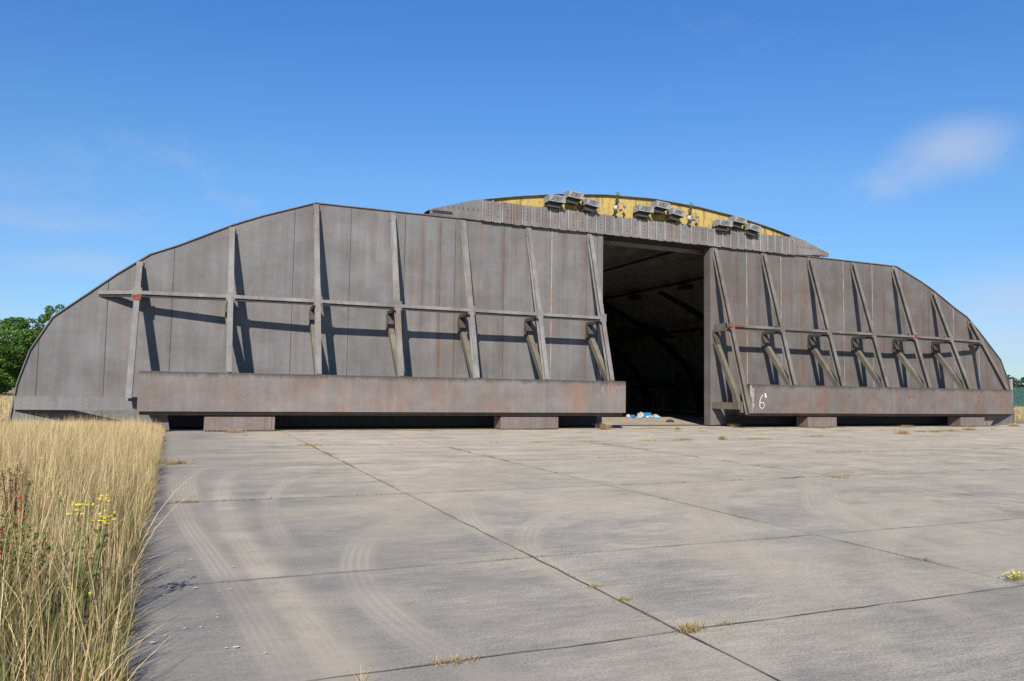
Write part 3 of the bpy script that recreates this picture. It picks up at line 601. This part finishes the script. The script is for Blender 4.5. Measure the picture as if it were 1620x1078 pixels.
FL = [(-1.85, 9.80, 'leftmost', 0), (2.65, 9.86, 'middle', 1), (7.1, 9.66, 'rightmost', 2)]
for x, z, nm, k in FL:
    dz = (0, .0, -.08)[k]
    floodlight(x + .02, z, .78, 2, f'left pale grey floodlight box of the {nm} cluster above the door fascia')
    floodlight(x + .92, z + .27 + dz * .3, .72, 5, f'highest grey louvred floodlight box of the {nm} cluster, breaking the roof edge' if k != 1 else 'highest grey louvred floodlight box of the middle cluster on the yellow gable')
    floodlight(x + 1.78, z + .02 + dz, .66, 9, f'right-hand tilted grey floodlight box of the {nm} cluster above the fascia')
M['globe'] = plain('grubby_white_globe', (.40, .40, .38), .6, .3, 8.); M['redspot'] = plain('red_lens', (.4, .08, .06), .4, .1); M['greenglass'] = plain('green_glass', (.10, .16, .11), .3, .1)
for x, z, lb in ((1.35, 9.78, 'white globe alarm lamp with red lens on piping between left and middle floodlight clusters'), (5.35, 9.74, 'white globe alarm lamp with red lens on piping between middle and right floodlight clusters')):
    e = empty('alarm_lamp', (x, .12, z), lb, 'lamp', 'globe alarm lamps on the gable')
    def pt(bm_, nme, mt, sm=False): o_ = bm_.build(nme, mt, None, 0, sm); o_.parent = e; return o_
    b = MB(); b.dome((-.15, -.42, .0), .13, .95, 14, 10, full=True); pt(b, 'globe', 'globe', True)
    b = MB(); b.dome((-.10, -.55, .04), .055, 1, 8, 5, full=True); pt(b, 'red_lens', 'redspot', True)
    b = MB(); b.tube((-.15, -.42, -.13), (-.15, -.42, -.24), .09, .10); b.tube((-.15, -.42, .15), (-.02, -.36, .42), .04); b.tube((-.02, -.36, .42), (-.02, -.30, .62), .05); b.tube((0, 0, .2), (0, -.36, .2), .03); pt(b, 'stem', 'black')
    b = MB(); pr = [(.10, -.32, .25), (.22, -.36, .34), (.34, -.36, .22), (.36, -.34, .02), (.25, -.3, -.16), (.18, -.3, -.22)]
    for p, q in zip(pr, pr[1:]): b.tube(p, q, .03)
    pt(b, 'pipe_loop', 'post'); b = MB(); b.dome((.34, -.38, .15), .08, 1, 10, 6, full=True); pt(b, 'junction_ball', 'lamp', True)
    b = MB()
    for k in range(12):
        a0, a1 = 2 * PI * k / 12, 2 * PI * (k + 1) / 12; b.tube((.02 + .09 * math.cos(a0), -.32, .68 + .09 * math.sin(a0)), (.02 + .09 * math.cos(a1), -.32, .68 + .09 * math.sin(a1)), .02, n=5)
    b.dome((.03, -.33, .66), .05, 1, 8, 5, full=True); pt(b, 'ring', 'greenglass')
# lamps inside
def inlamp(x, y, z, lb):
    e = empty('ceiling_lamp', (x, y, z), lb, 'ceiling lamp', 'dark lamps under the hangar ceiling')
    b = MB(); b.box(-.35, .35, -.35, .35, -.42, -.16); o_ = b.build('lamp_box', 'black'); o_.parent = e
    b = MB(); b.tube((0, 0, -.16), (0, 0, .05), .05); b.box(-.6, .6, -.05, .05, -.15, -.08); o_ = b.build('hanger', 'black'); o_.parent = e
inlamp(12.6, 16.2, 8.56, 'dark ceiling lamp hung on the upper conduit, farther back in the hangar'); inlamp(12.6, 10.2, 8.56, 'dark ceiling lamp hung on the upper conduit, nearer the right door leaf'); inlamp(16.9, 13.5, 6.0, 'dark lamp hung on the lower ceiling conduit inside the hangar')
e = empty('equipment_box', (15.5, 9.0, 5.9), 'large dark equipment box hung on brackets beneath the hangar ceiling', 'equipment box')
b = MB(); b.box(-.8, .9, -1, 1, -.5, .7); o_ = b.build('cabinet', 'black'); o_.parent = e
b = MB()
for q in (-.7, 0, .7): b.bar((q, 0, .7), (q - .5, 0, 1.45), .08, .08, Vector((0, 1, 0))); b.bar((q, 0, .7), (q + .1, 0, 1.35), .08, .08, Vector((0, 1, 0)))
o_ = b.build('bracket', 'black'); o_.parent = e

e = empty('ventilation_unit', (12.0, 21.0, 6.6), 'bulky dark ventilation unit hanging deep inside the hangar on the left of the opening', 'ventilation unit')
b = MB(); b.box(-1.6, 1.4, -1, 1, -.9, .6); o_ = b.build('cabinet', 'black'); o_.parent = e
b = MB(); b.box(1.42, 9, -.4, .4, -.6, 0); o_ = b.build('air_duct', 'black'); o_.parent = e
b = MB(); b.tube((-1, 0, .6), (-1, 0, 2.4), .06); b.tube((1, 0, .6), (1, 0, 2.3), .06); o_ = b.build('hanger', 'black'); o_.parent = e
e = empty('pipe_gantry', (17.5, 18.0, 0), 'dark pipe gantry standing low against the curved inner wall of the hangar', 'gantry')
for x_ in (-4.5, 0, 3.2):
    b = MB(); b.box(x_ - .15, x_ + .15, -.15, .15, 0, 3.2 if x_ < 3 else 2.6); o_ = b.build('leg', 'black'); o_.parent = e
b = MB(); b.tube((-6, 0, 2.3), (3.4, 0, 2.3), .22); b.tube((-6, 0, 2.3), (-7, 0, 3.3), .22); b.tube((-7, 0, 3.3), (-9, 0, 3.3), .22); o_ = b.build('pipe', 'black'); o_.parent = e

# ---------------------------------------------------------------- litter on the hangar floor
M['plastic_w'] = plain('white_plastic', (.40, .41, .43), .4, .1); M['plastic_b'] = plain('blue_plastic', (.03, .20, .48), .4, .15); M['plastic_o'] = plain('tan_plastic', (.62, .38, .14), .5, .15); M['plastic_lb'] = plain('pale_blue_plastic', (.25, .45, .68), .4, .2)
def litter(name, lb, cat, loc, shape, mt, rz=0):
    b = MB(); shape(b); o_ = b.build(name, mt, None, 0, False); o_.location = loc; o_.rotation_euler = (0, 0, rz); return tag(o_, lb, cat, 'plastic litter on the hangar floor')
def ball(r, sz=.9, j=.12): return lambda b: b.dome((0, 0, r * sz * .9), r, sz, 12, 8, full=True, jit=j)
def bottle(r, l): 
    def f(b): b.tube((0, 0, r), (l, 0, r), r, n=10); b.tube((l, 0, r), (l + .07, 0, r), r, r * .4, n=10); b.tube((l + .07, 0, r), (l + .12, 0, r), r * .4, n=8)
    return f
def crate(a, c, h): 
    def f(b): b.box(-a, a, -c, c, 0, .02); b.box(-a, a, -c, -c + .02, .02, h); b.box(-a, a, c - .02, c, .02, h); b.box(-a, -a + .02, -c + .02, c - .02, .02, h); b.box(a - .02, a, -c + .02, c - .02, .02, h)
    return f
litter('plastic_ball', 'round white plastic ball at the left end of the litter on the hangar floor', 'ball', (8.05, 9.6, .005), ball(.14, .9, .03), 'plastic_w')
litter('plastic_bottle', 'small blue bottle lying beside the round white ball', 'bottle', (8.38, 9.7, .005), bottle(.10, .18), 'plastic_b', .4)
litter('plastic_bag', 'crumpled translucent white bag in the middle of the litter', 'bag', (8.86, 9.55, .0), ball(.19, .95, .3), 'plastic_w')
litter('plastic_bag', 'flattened white bag just left of the crumpled upright bag', 'bag', (8.64, 9.35, .0), ball(.18, .45, .3), 'plastic_w')
litter('plastic_bag', 'low white bag lying against the blue crate', 'bag', (9.23, 9.3, .0), ball(.18, .45, .3), 'plastic_w')
litter('plastic_crate', 'blue open plastic crate among the white bags', 'crate', (9.60, 10.1, .0), crate(.27, .2, .32), 'plastic_b', .1)
litter('plastic_bottle', 'pale blue bottle lying in front of the blue crate', 'bottle', (9.46, 9.5, .005), bottle(.09, .24), 'plastic_lb', .2)
litter('plastic_bottle', 'pale blue bottle at the right end of the litter', 'bottle', (9.83, 9.5, .005), bottle(.09, .24), 'plastic_lb', -.3)
litter('plastic_tub', 'tan round tub resting at the right end of the litter', 'tub', (10.12, 9.85, .0), lambda b: (b.tube((0, 0, 0), (0, 0, .2), .11, .14, n=14), b.tube((0, 0, .2), (0, 0, .23), .15, n=14)), 'plastic_o')
o_ = litter('rubber_dome', 'black rubber dome lying alone on the sunlit hangar floor', 'rubber cap', (7.4, 4.4, .0), lambda b: (b.dome((0, 0, .01), .22, .62, 16, 6), b.tube((0, 0, 0), (0, 0, .02), .25, n=16)), 'black'); del o_['group']

# ---------------------------------------------------------------- vegetation
def blades(name, P, H, Wd, lean, az, cb, ct, parent=None, mt='blade', segs=3, droop=.5):
    """numpy ribbon blades: P (n,3) roots, H heights, Wd widths, lean (fraction), az lean direction, cb/ct base and tip colours (n,3)"""
    n = len(P); k = segs + 1; T_ = np.linspace(0, 1, k)[None, :, None]
    d = np.stack([np.cos(az), np.sin(az), np.zeros(n)], 1)[:, None, :]
    fa = rng.uniform(0, 2 * PI, n); sd = np.stack([np.cos(fa), np.sin(fa), np.zeros(n)], 1)[:, None, :]
    up = np.array([0, 0, 1.])[None, None, :]
    hh = H[:, None, None]; ll = lean[:, None, None]
    ctr = P[:, None, :] + up * hh * (T_ - ll * .35 * T_ ** 2.5) + d * hh * ll * (T_ * (1 - droop) + droop * T_ ** 2)
    wv = Wd[:, None, None] * .5 * (1 - .85 * T_ ** 1.4)
    V = np.stack([ctr - sd * wv, ctr + sd * wv], 2).reshape(n, k * 2, 3)
    base = np.arange(n)[:, None, None] * (k * 2); q = np.array([[2 * i, 2 * i + 1, 2 * i + 3, 2 * i + 2] for i in range(segs)])[None]
    F = (base + q).reshape(-1, 4); V = V.reshape(-1, 3)
    col = cb[:, None, :] * (1 - T_) + ct[:, None, :] * T_; col = np.repeat(col[:, :, None, :], 2, 2).reshape(-1, 3)
    return mesh_np(name, V, F, col, mt, parent)
def mesh_np(name, V, F, col, mt, parent=None):
    me = bpy.data.meshes.new(name); nf = len(F); s = F.shape[1]
    me.vertices.add(len(V)); me.vertices.foreach_set('co', V.astype(np.float32).ravel()); me.loops.add(nf * s); me.loops.foreach_set('vertex_index', F.astype(np.int32).ravel())
    me.polygons.add(nf); me.polygons.foreach_set('loop_start', np.arange(0, nf * s, s, dtype=np.int32)); me.update(calc_edges=True)
    a = me.attributes.new('col', 'FLOAT_COLOR', 'POINT'); a.data.foreach_set('color', np.concatenate([col, np.ones((len(col), 1))], 1).astype(np.float32).ravel())
    me.materials.append(M[mt]); o_ = bpy.data.objects.new(name, me); C.objects.link(o_)
    if parent: o_.parent = parent
    return o_
STRAW = np.array([[.70, .54, .27], [.78, .62, .33], [.60, .43, .19], [.50, .34, .15], [.84, .71, .42]]); GREEN = np.array([[.17, .17, .055], [.25, .23, .08], [.12, .14, .04], [.22, .17, .07]]); BROWN = np.array([[.22, .135, .07], [.32, .20, .10], [.28, .15, .08]])
def pick(A, n): return A[rng.integers(0, len(A), n)] * rng.uniform(.8, 1.15, (n, 1))
def vnoise(x, y, s, seed=0):                     # cheap smooth value noise
    g = np.random.default_rng(seed).random((64, 64)); X = x / s; Y = y / s; i = np.floor(X).astype(int); j = np.floor(Y).astype(int); fx, fy = X - i, Y - j; fx = fx * fx * (3 - 2 * fx); fy = fy * fy * (3 - 2 * fy)
    f = lambda a, b_: g[a % 64, b_ % 64]
    return (f(i, j) * (1 - fx) + f(i + 1, j) * fx) * (1 - fy) + (f(i, j + 1) * (1 - fx) + f(i + 1, j + 1) * fx) * fy
def field_grass(name, n, x0, x1, y0, y1, hs_, straw_only=False, wid=(.004, .008), edge=True, label='', cl=None):
    x = rng.uniform(x0, x1, n); y = rng.uniform(y0, y1, n)
    if edge and wid[1] < .013 and x1 > -16.35:      # clumps with gaps, verge line wandering over the slab edge
        x = x + (EDG(y) - EX) + .14 * (vnoise(y, y * 0, .45, 41) - .5) * np.clip((x + 17.5) / .7, 0, 1)
        kk = (vnoise(x, y, .16, 21) * .6 + vnoise(x, y, .55, 22) * .6 + rng.random(n) * .5) > .52; x, y = x[kk], y[kk]; n = len(x)
    if cl is not None:
        k = cl(x, y); x, y = x[k], y[k]; n = len(x)
    cx, cy = vnoise(x, y, .35, 1), vnoise(x, y, .9, 2)
    H = hs_(x, y) * (.35 + .5 * rng.random(n) + .5 * cx); tall = rng.random(n) < .10; H = np.where(tall, H * 1.35, H)
    near = np.clip((-y - 8) / 12, 0, 1); gfrac = np.clip((cy - .35) * 1.5, 0, .7) * near + .10 + .28 * near
    isg = (rng.random(n) < gfrac) & ~tall; low = rng.random(n) < .35
    H = np.where(isg, H * .68, H); H = np.where((rng.random(n) < .35 * near) & ~isg & ~tall, H * .7, H)
    ct = pick(STRAW, n); cb = pick(STRAW, n) * .75; br = rng.random(n) < .12 + .40 * near * np.clip((cx - .25) * 2, 0, 1); ct = np.where(br[:, None], pick(BROWN, n) * 1.3, ct)
    ct = np.where(isg[:, None], pick(GREEN, n) * 1.25, ct); cb = np.where((isg | low)[:, None], pick(GREEN, n) * .9, cb)
    az = vnoise(x, y, .8, 31) * 9 + rng.normal(0, .9, n); lean = np.abs(rng.normal(.16, .24, n)) * (.5 + 1.3 * vnoise(x, y, .5, 33)) * np.where(x > EDG(y) - .35, .6, 1)
    Wd = rng.uniform(wid[0], wid[1], n) * np.where(tall, .8, 1); P_ = np.stack([x, y, np.full(n, -.02)], 1)
    o_ = blades(name, P_, H, Wd, lean, az, cb, ct, droop=.3); tag(o_, label, 'grass', kind='stuff'); return o_
EDG = lambda y: np.interp(-y, [0, 4, 15, 20, 25, 29], [-16.80, -16.72, -16.46, -16.36, -16.22, -16.2])
hgt = lambda x, y: np.interp(-y, [-5, 1, 5, 12, 20, 30], [.34, .34, .46, .62, .72, .72]) * (.55 + .45 * np.clip((EDG(y) - x) / .5, 0, 1))
view = lambda x, y: x > -17.9 - .24 * (y + 29.07)
field_grass('tall_grass', 200000, -24.5, EX - .01, -29.5, -9, hgt, cl=view, label='tall dry golden grass growing along the left edge of the concrete')
field_grass('tall_grass', 130000, -26, EX - .01, -9, -.1, hgt, wid=(.006, .012), cl=view, label='pale straw grass in front of the outer part of the left door leaf')
field_grass('tall_grass', 26000, -30, -16.4, -32, -20, hgt, cl=lambda x, y: ~view(x, y), wid=(.008, .014), label='dry golden grass on the outer side of the verge near the camera')
field_grass('field_grass', 90000, -75, -21.7, -.1, 60, lambda x, y: np.full(len(x), .5), wid=(.015, .04), label='golden dry grass field left of and behind the shelter')
field_grass('field_grass', 60000, 28.6, 120, 1.0, 70, lambda x, y: np.full(len(x), .32), wid=(.015, .04), cl=lambda x, y: (x > 62) | (y > 1.2), label='golden dry grass field to the right of the shelter')
# seed heads on long stalks (nearest verge)
n = 2600; x = rng.uniform(-20, EX - .03, n); y = rng.uniform(-28.5, -6, n); k = view(x, y); x, y = x[k], y[k]; n = len(x); x = x + EDG(y) - EX
P_ = np.stack([x, y, np.full(n, -.02)], 1); H = rng.uniform(.62, .98, n) * np.interp(-y, [5, 12, 20], [.7, .95, 1]); az = rng.normal(1.8, 1.9, n); lean = np.abs(rng.normal(.2, .3, n))
o_ = blades('seed_stalks', P_, H, rng.uniform(.0035, .0065, n), lean, az, pick(STRAW, n) * .8, pick(STRAW, n) * 1.1, segs=4); tag(o_, 'long bleached grass stalks standing above the verge on the left', 'grass', kind='stuff')
# blades lying over the concrete edge
n = 2600; y = rng.uniform(-28, -3, n); x = EDG(y) - rng.uniform(0, .12, n); P_ = np.stack([x, y, np.full(n, .0)], 1)
o_ = blades('overhanging_grass', P_, rng.uniform(.08, .36, n) * np.interp(-y, [3, 20], [.7, 1]), rng.uniform(.004, .008, n), rng.uniform(.2, 1.2, n), rng.normal(0, 1.2, n), np.where(rng.random((n, 1)) < .5, pick(GREEN, n), pick(STRAW, n) * .6), pick(STRAW, n), droop=.7); tag(o_, 'grass blades leaning over the concrete edge', 'grass', kind='stuff')

def leaves(name, ctr, size, cols, mt='leaf', parent=None, flat=0.):
    n = len(ctr); a = rng.normal(size=(n, 3)); a /= np.linalg.norm(a, axis=1)[:, None]; b_ = rng.normal(size=(n, 3)); b_[:, 2] *= (1 - flat); b_ -= a * (a * b_).sum(1)[:, None]; b_ /= np.linalg.norm(b_, axis=1)[:, None]
    s = size[:, None]; V = np.stack([ctr - a * s, ctr + b_ * s * .45, ctr + a * s, ctr - b_ * s * .45], 1).reshape(-1, 3); F = np.arange(n * 4).reshape(n, 4)
    return mesh_np(name, V, F, np.repeat(cols, 4, 0), mt, parent)
def inball(n, r): 
    v = rng.normal(size=(n, 3)); v /= np.linalg.norm(v, axis=1)[:, None]; return v * r * rng.random((n, 1)) ** .33
# rose hip bush
def e_(name, loc, lb, cat, group=None): return empty(name, loc, lb, cat, group)
e = e_('rosehip_bush', (-17.05, -23.9, 0), 'low green rose bush dotted with red hips in the grass at the left edge', 'bush')
n = 1500; c_ = inball(n, .42) * np.array([.9, 1.5, .8]) + np.array([0, .1, .42]); c_[:, 2] = np.clip(c_[:, 2], .05, None)
leaves('foliage', c_, rng.uniform(.012, .026, n), pick(np.array([[.09, .15, .035], [.14, .19, .05], [.20, .17, .04]]), n), parent=e)
b = MB()
for k in range(16): a = random.uniform(0, 6.3); b.tube((0, random.uniform(-.3, .4), 0), (.34 * math.cos(a), .5 * math.sin(a) + .1, random.uniform(.35, .78)), .006, .003, 5)
o_ = b.build('stem', 'bark'); o_.parent = e
M['hip'] = plain('red_hip', (.42, .03, .02), .35, .1); b = MB()
for p in inball(46, .46) * np.array([.9, 1.5, .8]) + np.array([0, .1, .48]): b.dome(tuple(p), .0085, 1.25, 6, 4, full=True)
o_ = b.build('hips', 'hip', None, 0, True); o_.parent = e; o_['kind'] = 'stuff'
# yellow ragwort and dock
M['petal'] = plain('yellow_petal', (.80, .58, .02), .6, .1); M['dock'] = plain('dock_seed', (.11, .055, .035), .9, .4, 40.)
def ragwort(loc, h, nst, nfl, lb, spread=.16, grp='yellow ragwort in the grass'):
    e = e_('ragwort', (*loc, 0), lb, 'flower', grp); b = MB(); fl = MB(); lf = []
    for k in range(nst):
        a = random.uniform(0, 6.3); r = spread * random.random() ** .5; tx, ty, tz = r * math.cos(a), r * math.sin(a), h * random.uniform(.8, 1); b.tube((0, 0, -.01), (tx, ty, tz), .005, .003, 5)
        for q in range(nfl):
            x, y, z = tx + random.gauss(0, .025), ty + random.gauss(0, .025), tz + random.uniform(-.02, .03); r2 = random.uniform(.008, .013)
            fl.dome((x, y, z), r2, .35, 8, 2)
        for q in range(10): t_ = random.random(); lf.append((tx * t_ + random.uniform(-.04, .04), ty * t_ + random.uniform(-.04, .04), tz * t_))
    lf = np.array(lf); 
    for o_ in (b.build('stem', 'leafstem'), fl.build('flower_heads', 'petal'), leaves('foliage', lf, rng.uniform(.015, .035, len(lf)), pick(GREEN, len(lf)) * 1.1)): o_.parent = e
M['leafstem'] = plain('green_stem', (.14, .17, .06), .8, .2)
ragwort((-16.5, -23.75), .78, 6, 9, 'yellow ragwort with the densest flower heads near the concrete edge', .15)
ragwort((-16.55, -23.2), .80, 4, 2, 'sparse yellow ragwort just behind the densest one', .2)
ragwort((-17.2, -21.4), .84, 4, 2, 'small yellow ragwort farther left and back in the tall grass', .2)
ragwort((-16.45, -24.5), .45, 3, 1, 'low single-headed ragwort in the near grass', .1)
e = e_('dock_plant', (-17.2, -21.9, 0), 'dark brown seeded dock stalks standing in the golden grass', 'weed'); b = MB(); n = 700; pts = []
for k in range(6):
    a = random.uniform(0, 6.3); r = .22 * random.random(); tx, ty = r * math.cos(a), r * math.sin(a); h = random.uniform(.7, .88); b.tube((0, 0, 0), (tx, ty, h), .006, .004, 5)
    for q in range(110): t_ = random.uniform(.55, 1); pts.append((tx * t_ + random.gauss(0, .02), ty * t_ + random.gauss(0, .02), h * t_))
o_ = b.build('stem', 'dock'); o_.parent = e; pts = np.array(pts); leaves('seed_clusters', pts, rng.uniform(.006, .013, len(pts)), pick(np.array([[.13, .07, .045], [.20, .12, .08]]), len(pts)), parent=e)
# weed tufts on the concrete
def tuft(loc, n, h, r, green, lb, fl=0, sx=1., name='weed_tuft'):
    P_ = np.stack([rng.normal(0, r * sx, n), rng.normal(0, r * .5, n), np.zeros(n)], 1); g = (rng.random(n) < green)[:, None]
    o_ = blades(name, P_, rng.uniform(.4, 1, n) * h, rng.uniform(.003, .006, n) * (1 + max(0, -loc[1] < 15)), rng.uniform(.2, 1.0, n), rng.uniform(0, 6.3, n), np.where(g, pick(GREEN, n), pick(BROWN, n)), np.where(g, pick(GREEN, n) * 1.9, pick(STRAW, n) * .85))
    if fl:
        e = e_(name, (*loc, .004), lb, 'weed', 'weeds rooted in the slab joints'); o_.name = 'leaves'; o_.parent = e; b = MB()
        for k in range(fl): b.dome((random.gauss(0, r * 1.3), random.gauss(0, r * .8), h * random.uniform(.5, .95)), .009, .5, 7, 2)
        o2 = b.build('flower_heads', 'petal'); o2.parent = e
    else: o_.location = (*loc, .004); tag(o_, lb, 'weed', 'weeds rooted in the slab joints')
tuft((-12.99, -25.05), 150, .09, .045, .35, 'pale green and straw tuft where two near slab joints cross')
tuft((-14.56, -25.05), 110, .05, .05, .05, 'small brown dead tuft in the near cross joint', sx=1.4)
tuft((-15.13, -25.3), 26, .16, .02, .0, 'long dry curled stalks at the bottom edge of the concrete')
tuft((-9.6, -24.88), 130, .07, .035, .95, 'green weed with yellow flowers at the right edge of the picture', fl=26)
tuft((-12.70, -25.02), 50, .035, .03, .5, 'tiny tuft just right of the near joint crossing')
tuft((-13.02, -24.3), 90, .045, .03, .3, 'brownish tuft on the long joint, one slab before the crossing')
tuft((-13.04, -23.9), 80, .04, .04, .4, 'small tuft on the long diagonal joint, above the brownish tuft')
tuft((-9.65, -24.1), 60, .04, .03, .8, 'small green tuft on the right-hand long joint')
tuft((-4.9, -18.6), 130, .12, .18, .5, 'spiky thin weed at the meeting of the far right joints')
LB2 = [((-6.4, -8.75), .05, .35, .6, 'low green patch farthest left along the far joint before the doorway'), ((-4.7, -8.75), .07, .5, .8, 'dense green patch on the far joint in front of the doorway'), ((-2.6, -8.75), .06, .4, .5, 'straw patch on the far joint near the left door corner'),
       ((-1.3, -8.75), .12, .45, .8, 'tallest green clump on the far joint before the opening'), ((.3, -8.75), .2, .12, .9, 'single upright green weed on the far joint'), ((1.75, -8.75), .09, .55, .8, 'long green patch on the far joint below the opening'),
       ((7.3, -1.0), .22, .35, .9, 'yellow flowered weed at the foot of the right door strut'), ((11.3, -2.3), .16, .2, .6, 'small weed before the first wheel cover of the right door'), ((5.4, -7.8), .1, .5, .9, 'green patch on concrete in front of the right door edge'),
       ((10.9, -6.9), .3, .35, .1, 'tall dry reddish stalks in front of the right ballast beam'), ((13.2, -5.9), .12, .35, .9, 'green tuft right of the dry reddish stalks'), ((13.9, -6.1), .16, .35, .9, 'bright green tuft in front of the right ballast beam'),
       ((15.5, -5.6), .14, .6, .2, 'brown straggling weed between two green tufts on the right'), ((17.5, -5.0), .26, .4, .4, 'straw and green clump nearest the right end of the apron'), ((16.6, -2.4), .2, .35, .4, 'weed rooted under the right ballast beam'),
       ((25.4, -1.9), .25, .3, .6, 'weed beside the outer wheel cover of the right door'), ((2.9, -2.6), .16, .12, .3, 'little brown weed in the middle of the door opening'), ((-.45, -2.3), .4, .25, .0, 'dry grass stalks at the corner of the left door under the ballast beam'),
       ((-16.2, -13.1), .16, .25, .2, 'reddish straw tuft at the verge edge beyond the tyre marks'), ((-14.6, -2.6), .18, .3, .1, 'brown dry weed left of the first wheel cover'), ((-12.3, -2.2), .08, .6, .5, 'yellowish moss strip right of the leftmost wheel cover'), ((-8.1, -2.2), .07, .6, .4, 'yellowish moss strip under the middle of the left ballast beam'), ((-15.95, -18.4), .07, .16, .4, 'low weeds where the verge meets the second cross joint'), ((-13.0, -8.8), .06, .3, .6, 'small green patch at the far end of the long diagonal joint')]
for p, h, r, g, lb in LB2: tuft(p, int(120 + r * 260), h, r * .55, g, lb, fl=14 if 'yellow flowered' in lb else 0)
# moss and tiny growth all along the joints
pts = []
for x in JX[:3]: 
    for y in rng.uniform(-25.8, -8, 900): 
        if vnoise(np.array([y]), np.array([x]), .5, 5)[0] > .55: pts.append((x + rng.normal(0, .008), y))
for y in JY[4:]:
    for x in rng.uniform(EX, 25, 1300):
        if vnoise(np.array([x]), np.array([y]), .6, 6)[0] > .62: pts.append((x, y + rng.normal(0, .008)))
n = len(pts); P_ = np.concatenate([np.array(pts), np.full((n, 1), .004)], 1)
o_ = blades('joint_weeds', P_, rng.uniform(.01, .035, n) * np.interp(-P_[:, 1], [5, 25], [2.2, .8]), rng.uniform(.004, .008, n) * np.interp(-P_[:, 1], [5, 25], [2.5, 1]), rng.uniform(.3, 1.2, n), rng.uniform(0, 6.3, n), pick(GREEN, n) * .7, np.where(rng.random((n, 1)) < .5, pick(GREEN, n) * 1.5, pick(STRAW, n) * .7)); tag(o_, 'tiny weeds and moss growing along the concrete joints', 'weeds', kind='stuff')
n = 5200; x = rng.uniform(-16.2, 27, n); y = -1.95 + rng.normal(0, .09, n); k = vnoise(x, y, .9, 8) > .5; x, y = x[k], y[k]; n = len(x)
o_ = blades('base_moss', np.stack([x, y, np.full(n, .004)], 1), rng.uniform(.015, .06, n), rng.uniform(.01, .02, n), rng.uniform(.3, 1.2, n), rng.uniform(0, 6.3, n), pick(GREEN, n), pick(np.array([[.5, .38, .12], [.35, .3, .1]]), n)); tag(o_, 'yellowish moss line at the foot of the door leaves', 'moss', kind='stuff')

# trees
def tree(name, X, Y, r, h, trunk, nl, cols, lb, cat, ls, group=None, sq=1.):
    x, y = far(X, Y); e = e_(name, (x, y, 0), lb, cat, group); zc = trunk + (h - trunk) / 2; rz = (h - trunk) / 2
    K = max(14, int(r * 7)); cl = inball(K, 1.) ; cl = cl / np.maximum(np.linalg.norm(cl, axis=1)[:, None], 1e-3) * rng.uniform(.45, .92, (K, 1)); cr = rng.uniform(.16, .34, K)
    per = nl // K; C_ = []; co_ = []
    for p, q in zip(cl, cr):
        v = rng.normal(size=(per, 3)); v /= np.linalg.norm(v, axis=1)[:, None]; v *= q * rng.uniform(.75, 1.08, (per, 1)); C_.append(p + v); co_.append(pick(cols, per) * rng.uniform(.75, 1.25))
    C_ = np.concatenate(C_) * np.array([r, r, rz]) + np.array([0, 0, zc]); co_ = np.concatenate(co_)
    leaves('crown', C_, rng.uniform(.6, 1.2, len(C_)) * ls, co_, parent=e)
    b = MB(); b.tube((0, 0, -.1), (0, 0, zc), r * .07, r * .045, 8)
    for k in range(7): p = cl[k] * np.array([r, r, rz]) * .8; b.tube((0, 0, zc * random.uniform(.4, .8)), (p[0], p[1], p[2] + zc), r * .03, r * .01, 6)
    o_ = b.build('trunk', 'bark'); o_.parent = e
GT = np.array([[.09, .17, .03], [.12, .22, .04], [.065, .13, .025]]); GB = np.array([[.035, .065, .035], [.045, .08, .04]])
tree('broadleaf_tree', -66.5, 95, 8.3, 10.3, .3, 60000, GT, 'large round dark green tree behind the left end of the shelter', 'tree', .20)
tree('broadleaf_tree', -79, 100, 8.5, 10.4, .3, 36000, GT, 'second green tree left of and behind the large round one', 'tree', .22)
tree('broadleaf_tree', -57.0, 93, 2.3, 11.4, 6, 4000, GT, 'small pale crown peeping above the door edge beside the large tree', 'tree', .16)
for k in range(16):
    Y = random.uniform(205, 235); X = .655 * Y + (k - 2) * 4.6 + random.uniform(-1, 1)
    tree('hedgerow_tree', X, Y, random.uniform(2.6, 4), random.uniform(5.5, 9) if k % 3 else 9.5, .2, 1800, GB, ['dark', 'bushy', 'tall'][k % 3] + ' hedgerow tree far behind the green netting fence on the right', 'tree', .35, 'distant hedgerow trees')
# distant woodland closing the horizon
n = 40000; a = rng.uniform(-1.35, 1.35, n); Rr = rng.uniform(620, 700, n); hh = 9 * (.5 + vnoise(a * 40, a * 0, 1., 9)); z = rng.random(n) ** .7 * hh
xy = np.array([far(math.sin(q) * w_, math.cos(q) * w_) for q, w_ in zip(a, Rr)])
o_ = leaves('distant_woodland', np.concatenate([xy, z[:, None]], 1), rng.uniform(1.2, 2.6, n), pick(np.array([[.06, .085, .05], [.07, .10, .06]]), n)); tag(o_, 'distant line of woodland along the horizon', 'woodland', kind='stuff')
# green netting fence with a pale concrete post
x0, y0 = far(.6655 * 140, 140); x1, y1 = far(.6655 * 140 + 70, 150); e = e_('netting_fence', (x0, y0, 0), 'green netting fence with pale posts across the field at the far right', 'fence')
d = Vector((x1 - x0, y1 - y0, 0)); 
for k in range(9):
    p = d * (k / 8); b = MB(); b.box(p.x - .22, p.x + .22, p.y - .15, p.y + .15, -.1, 5.2); o_ = b.build('post', 'post'); o_.parent = e
b = MB()
for k in range(60):
    p, q = d * (k / 60), d * ((k + 1) / 60); s_ = .25 * math.sin(k * 1.3); s2 = .25 * math.sin((k + 1) * 1.3); b.hexa([(p.x, p.y + s_ + .3, .05), (q.x, q.y + s2 + .3, .05), (q.x, q.y + s2 + .36, .05), (p.x, p.y + s_ + .36, .05), (p.x, p.y + s_ + .3, 3.7), (q.x, q.y + s2 + .3, 3.7), (q.x, q.y + s2 + .36, 3.7), (p.x, p.y + s_ + .36, 3.7)])
o_ = b.build('netting', 'netting'); o_.parent = e
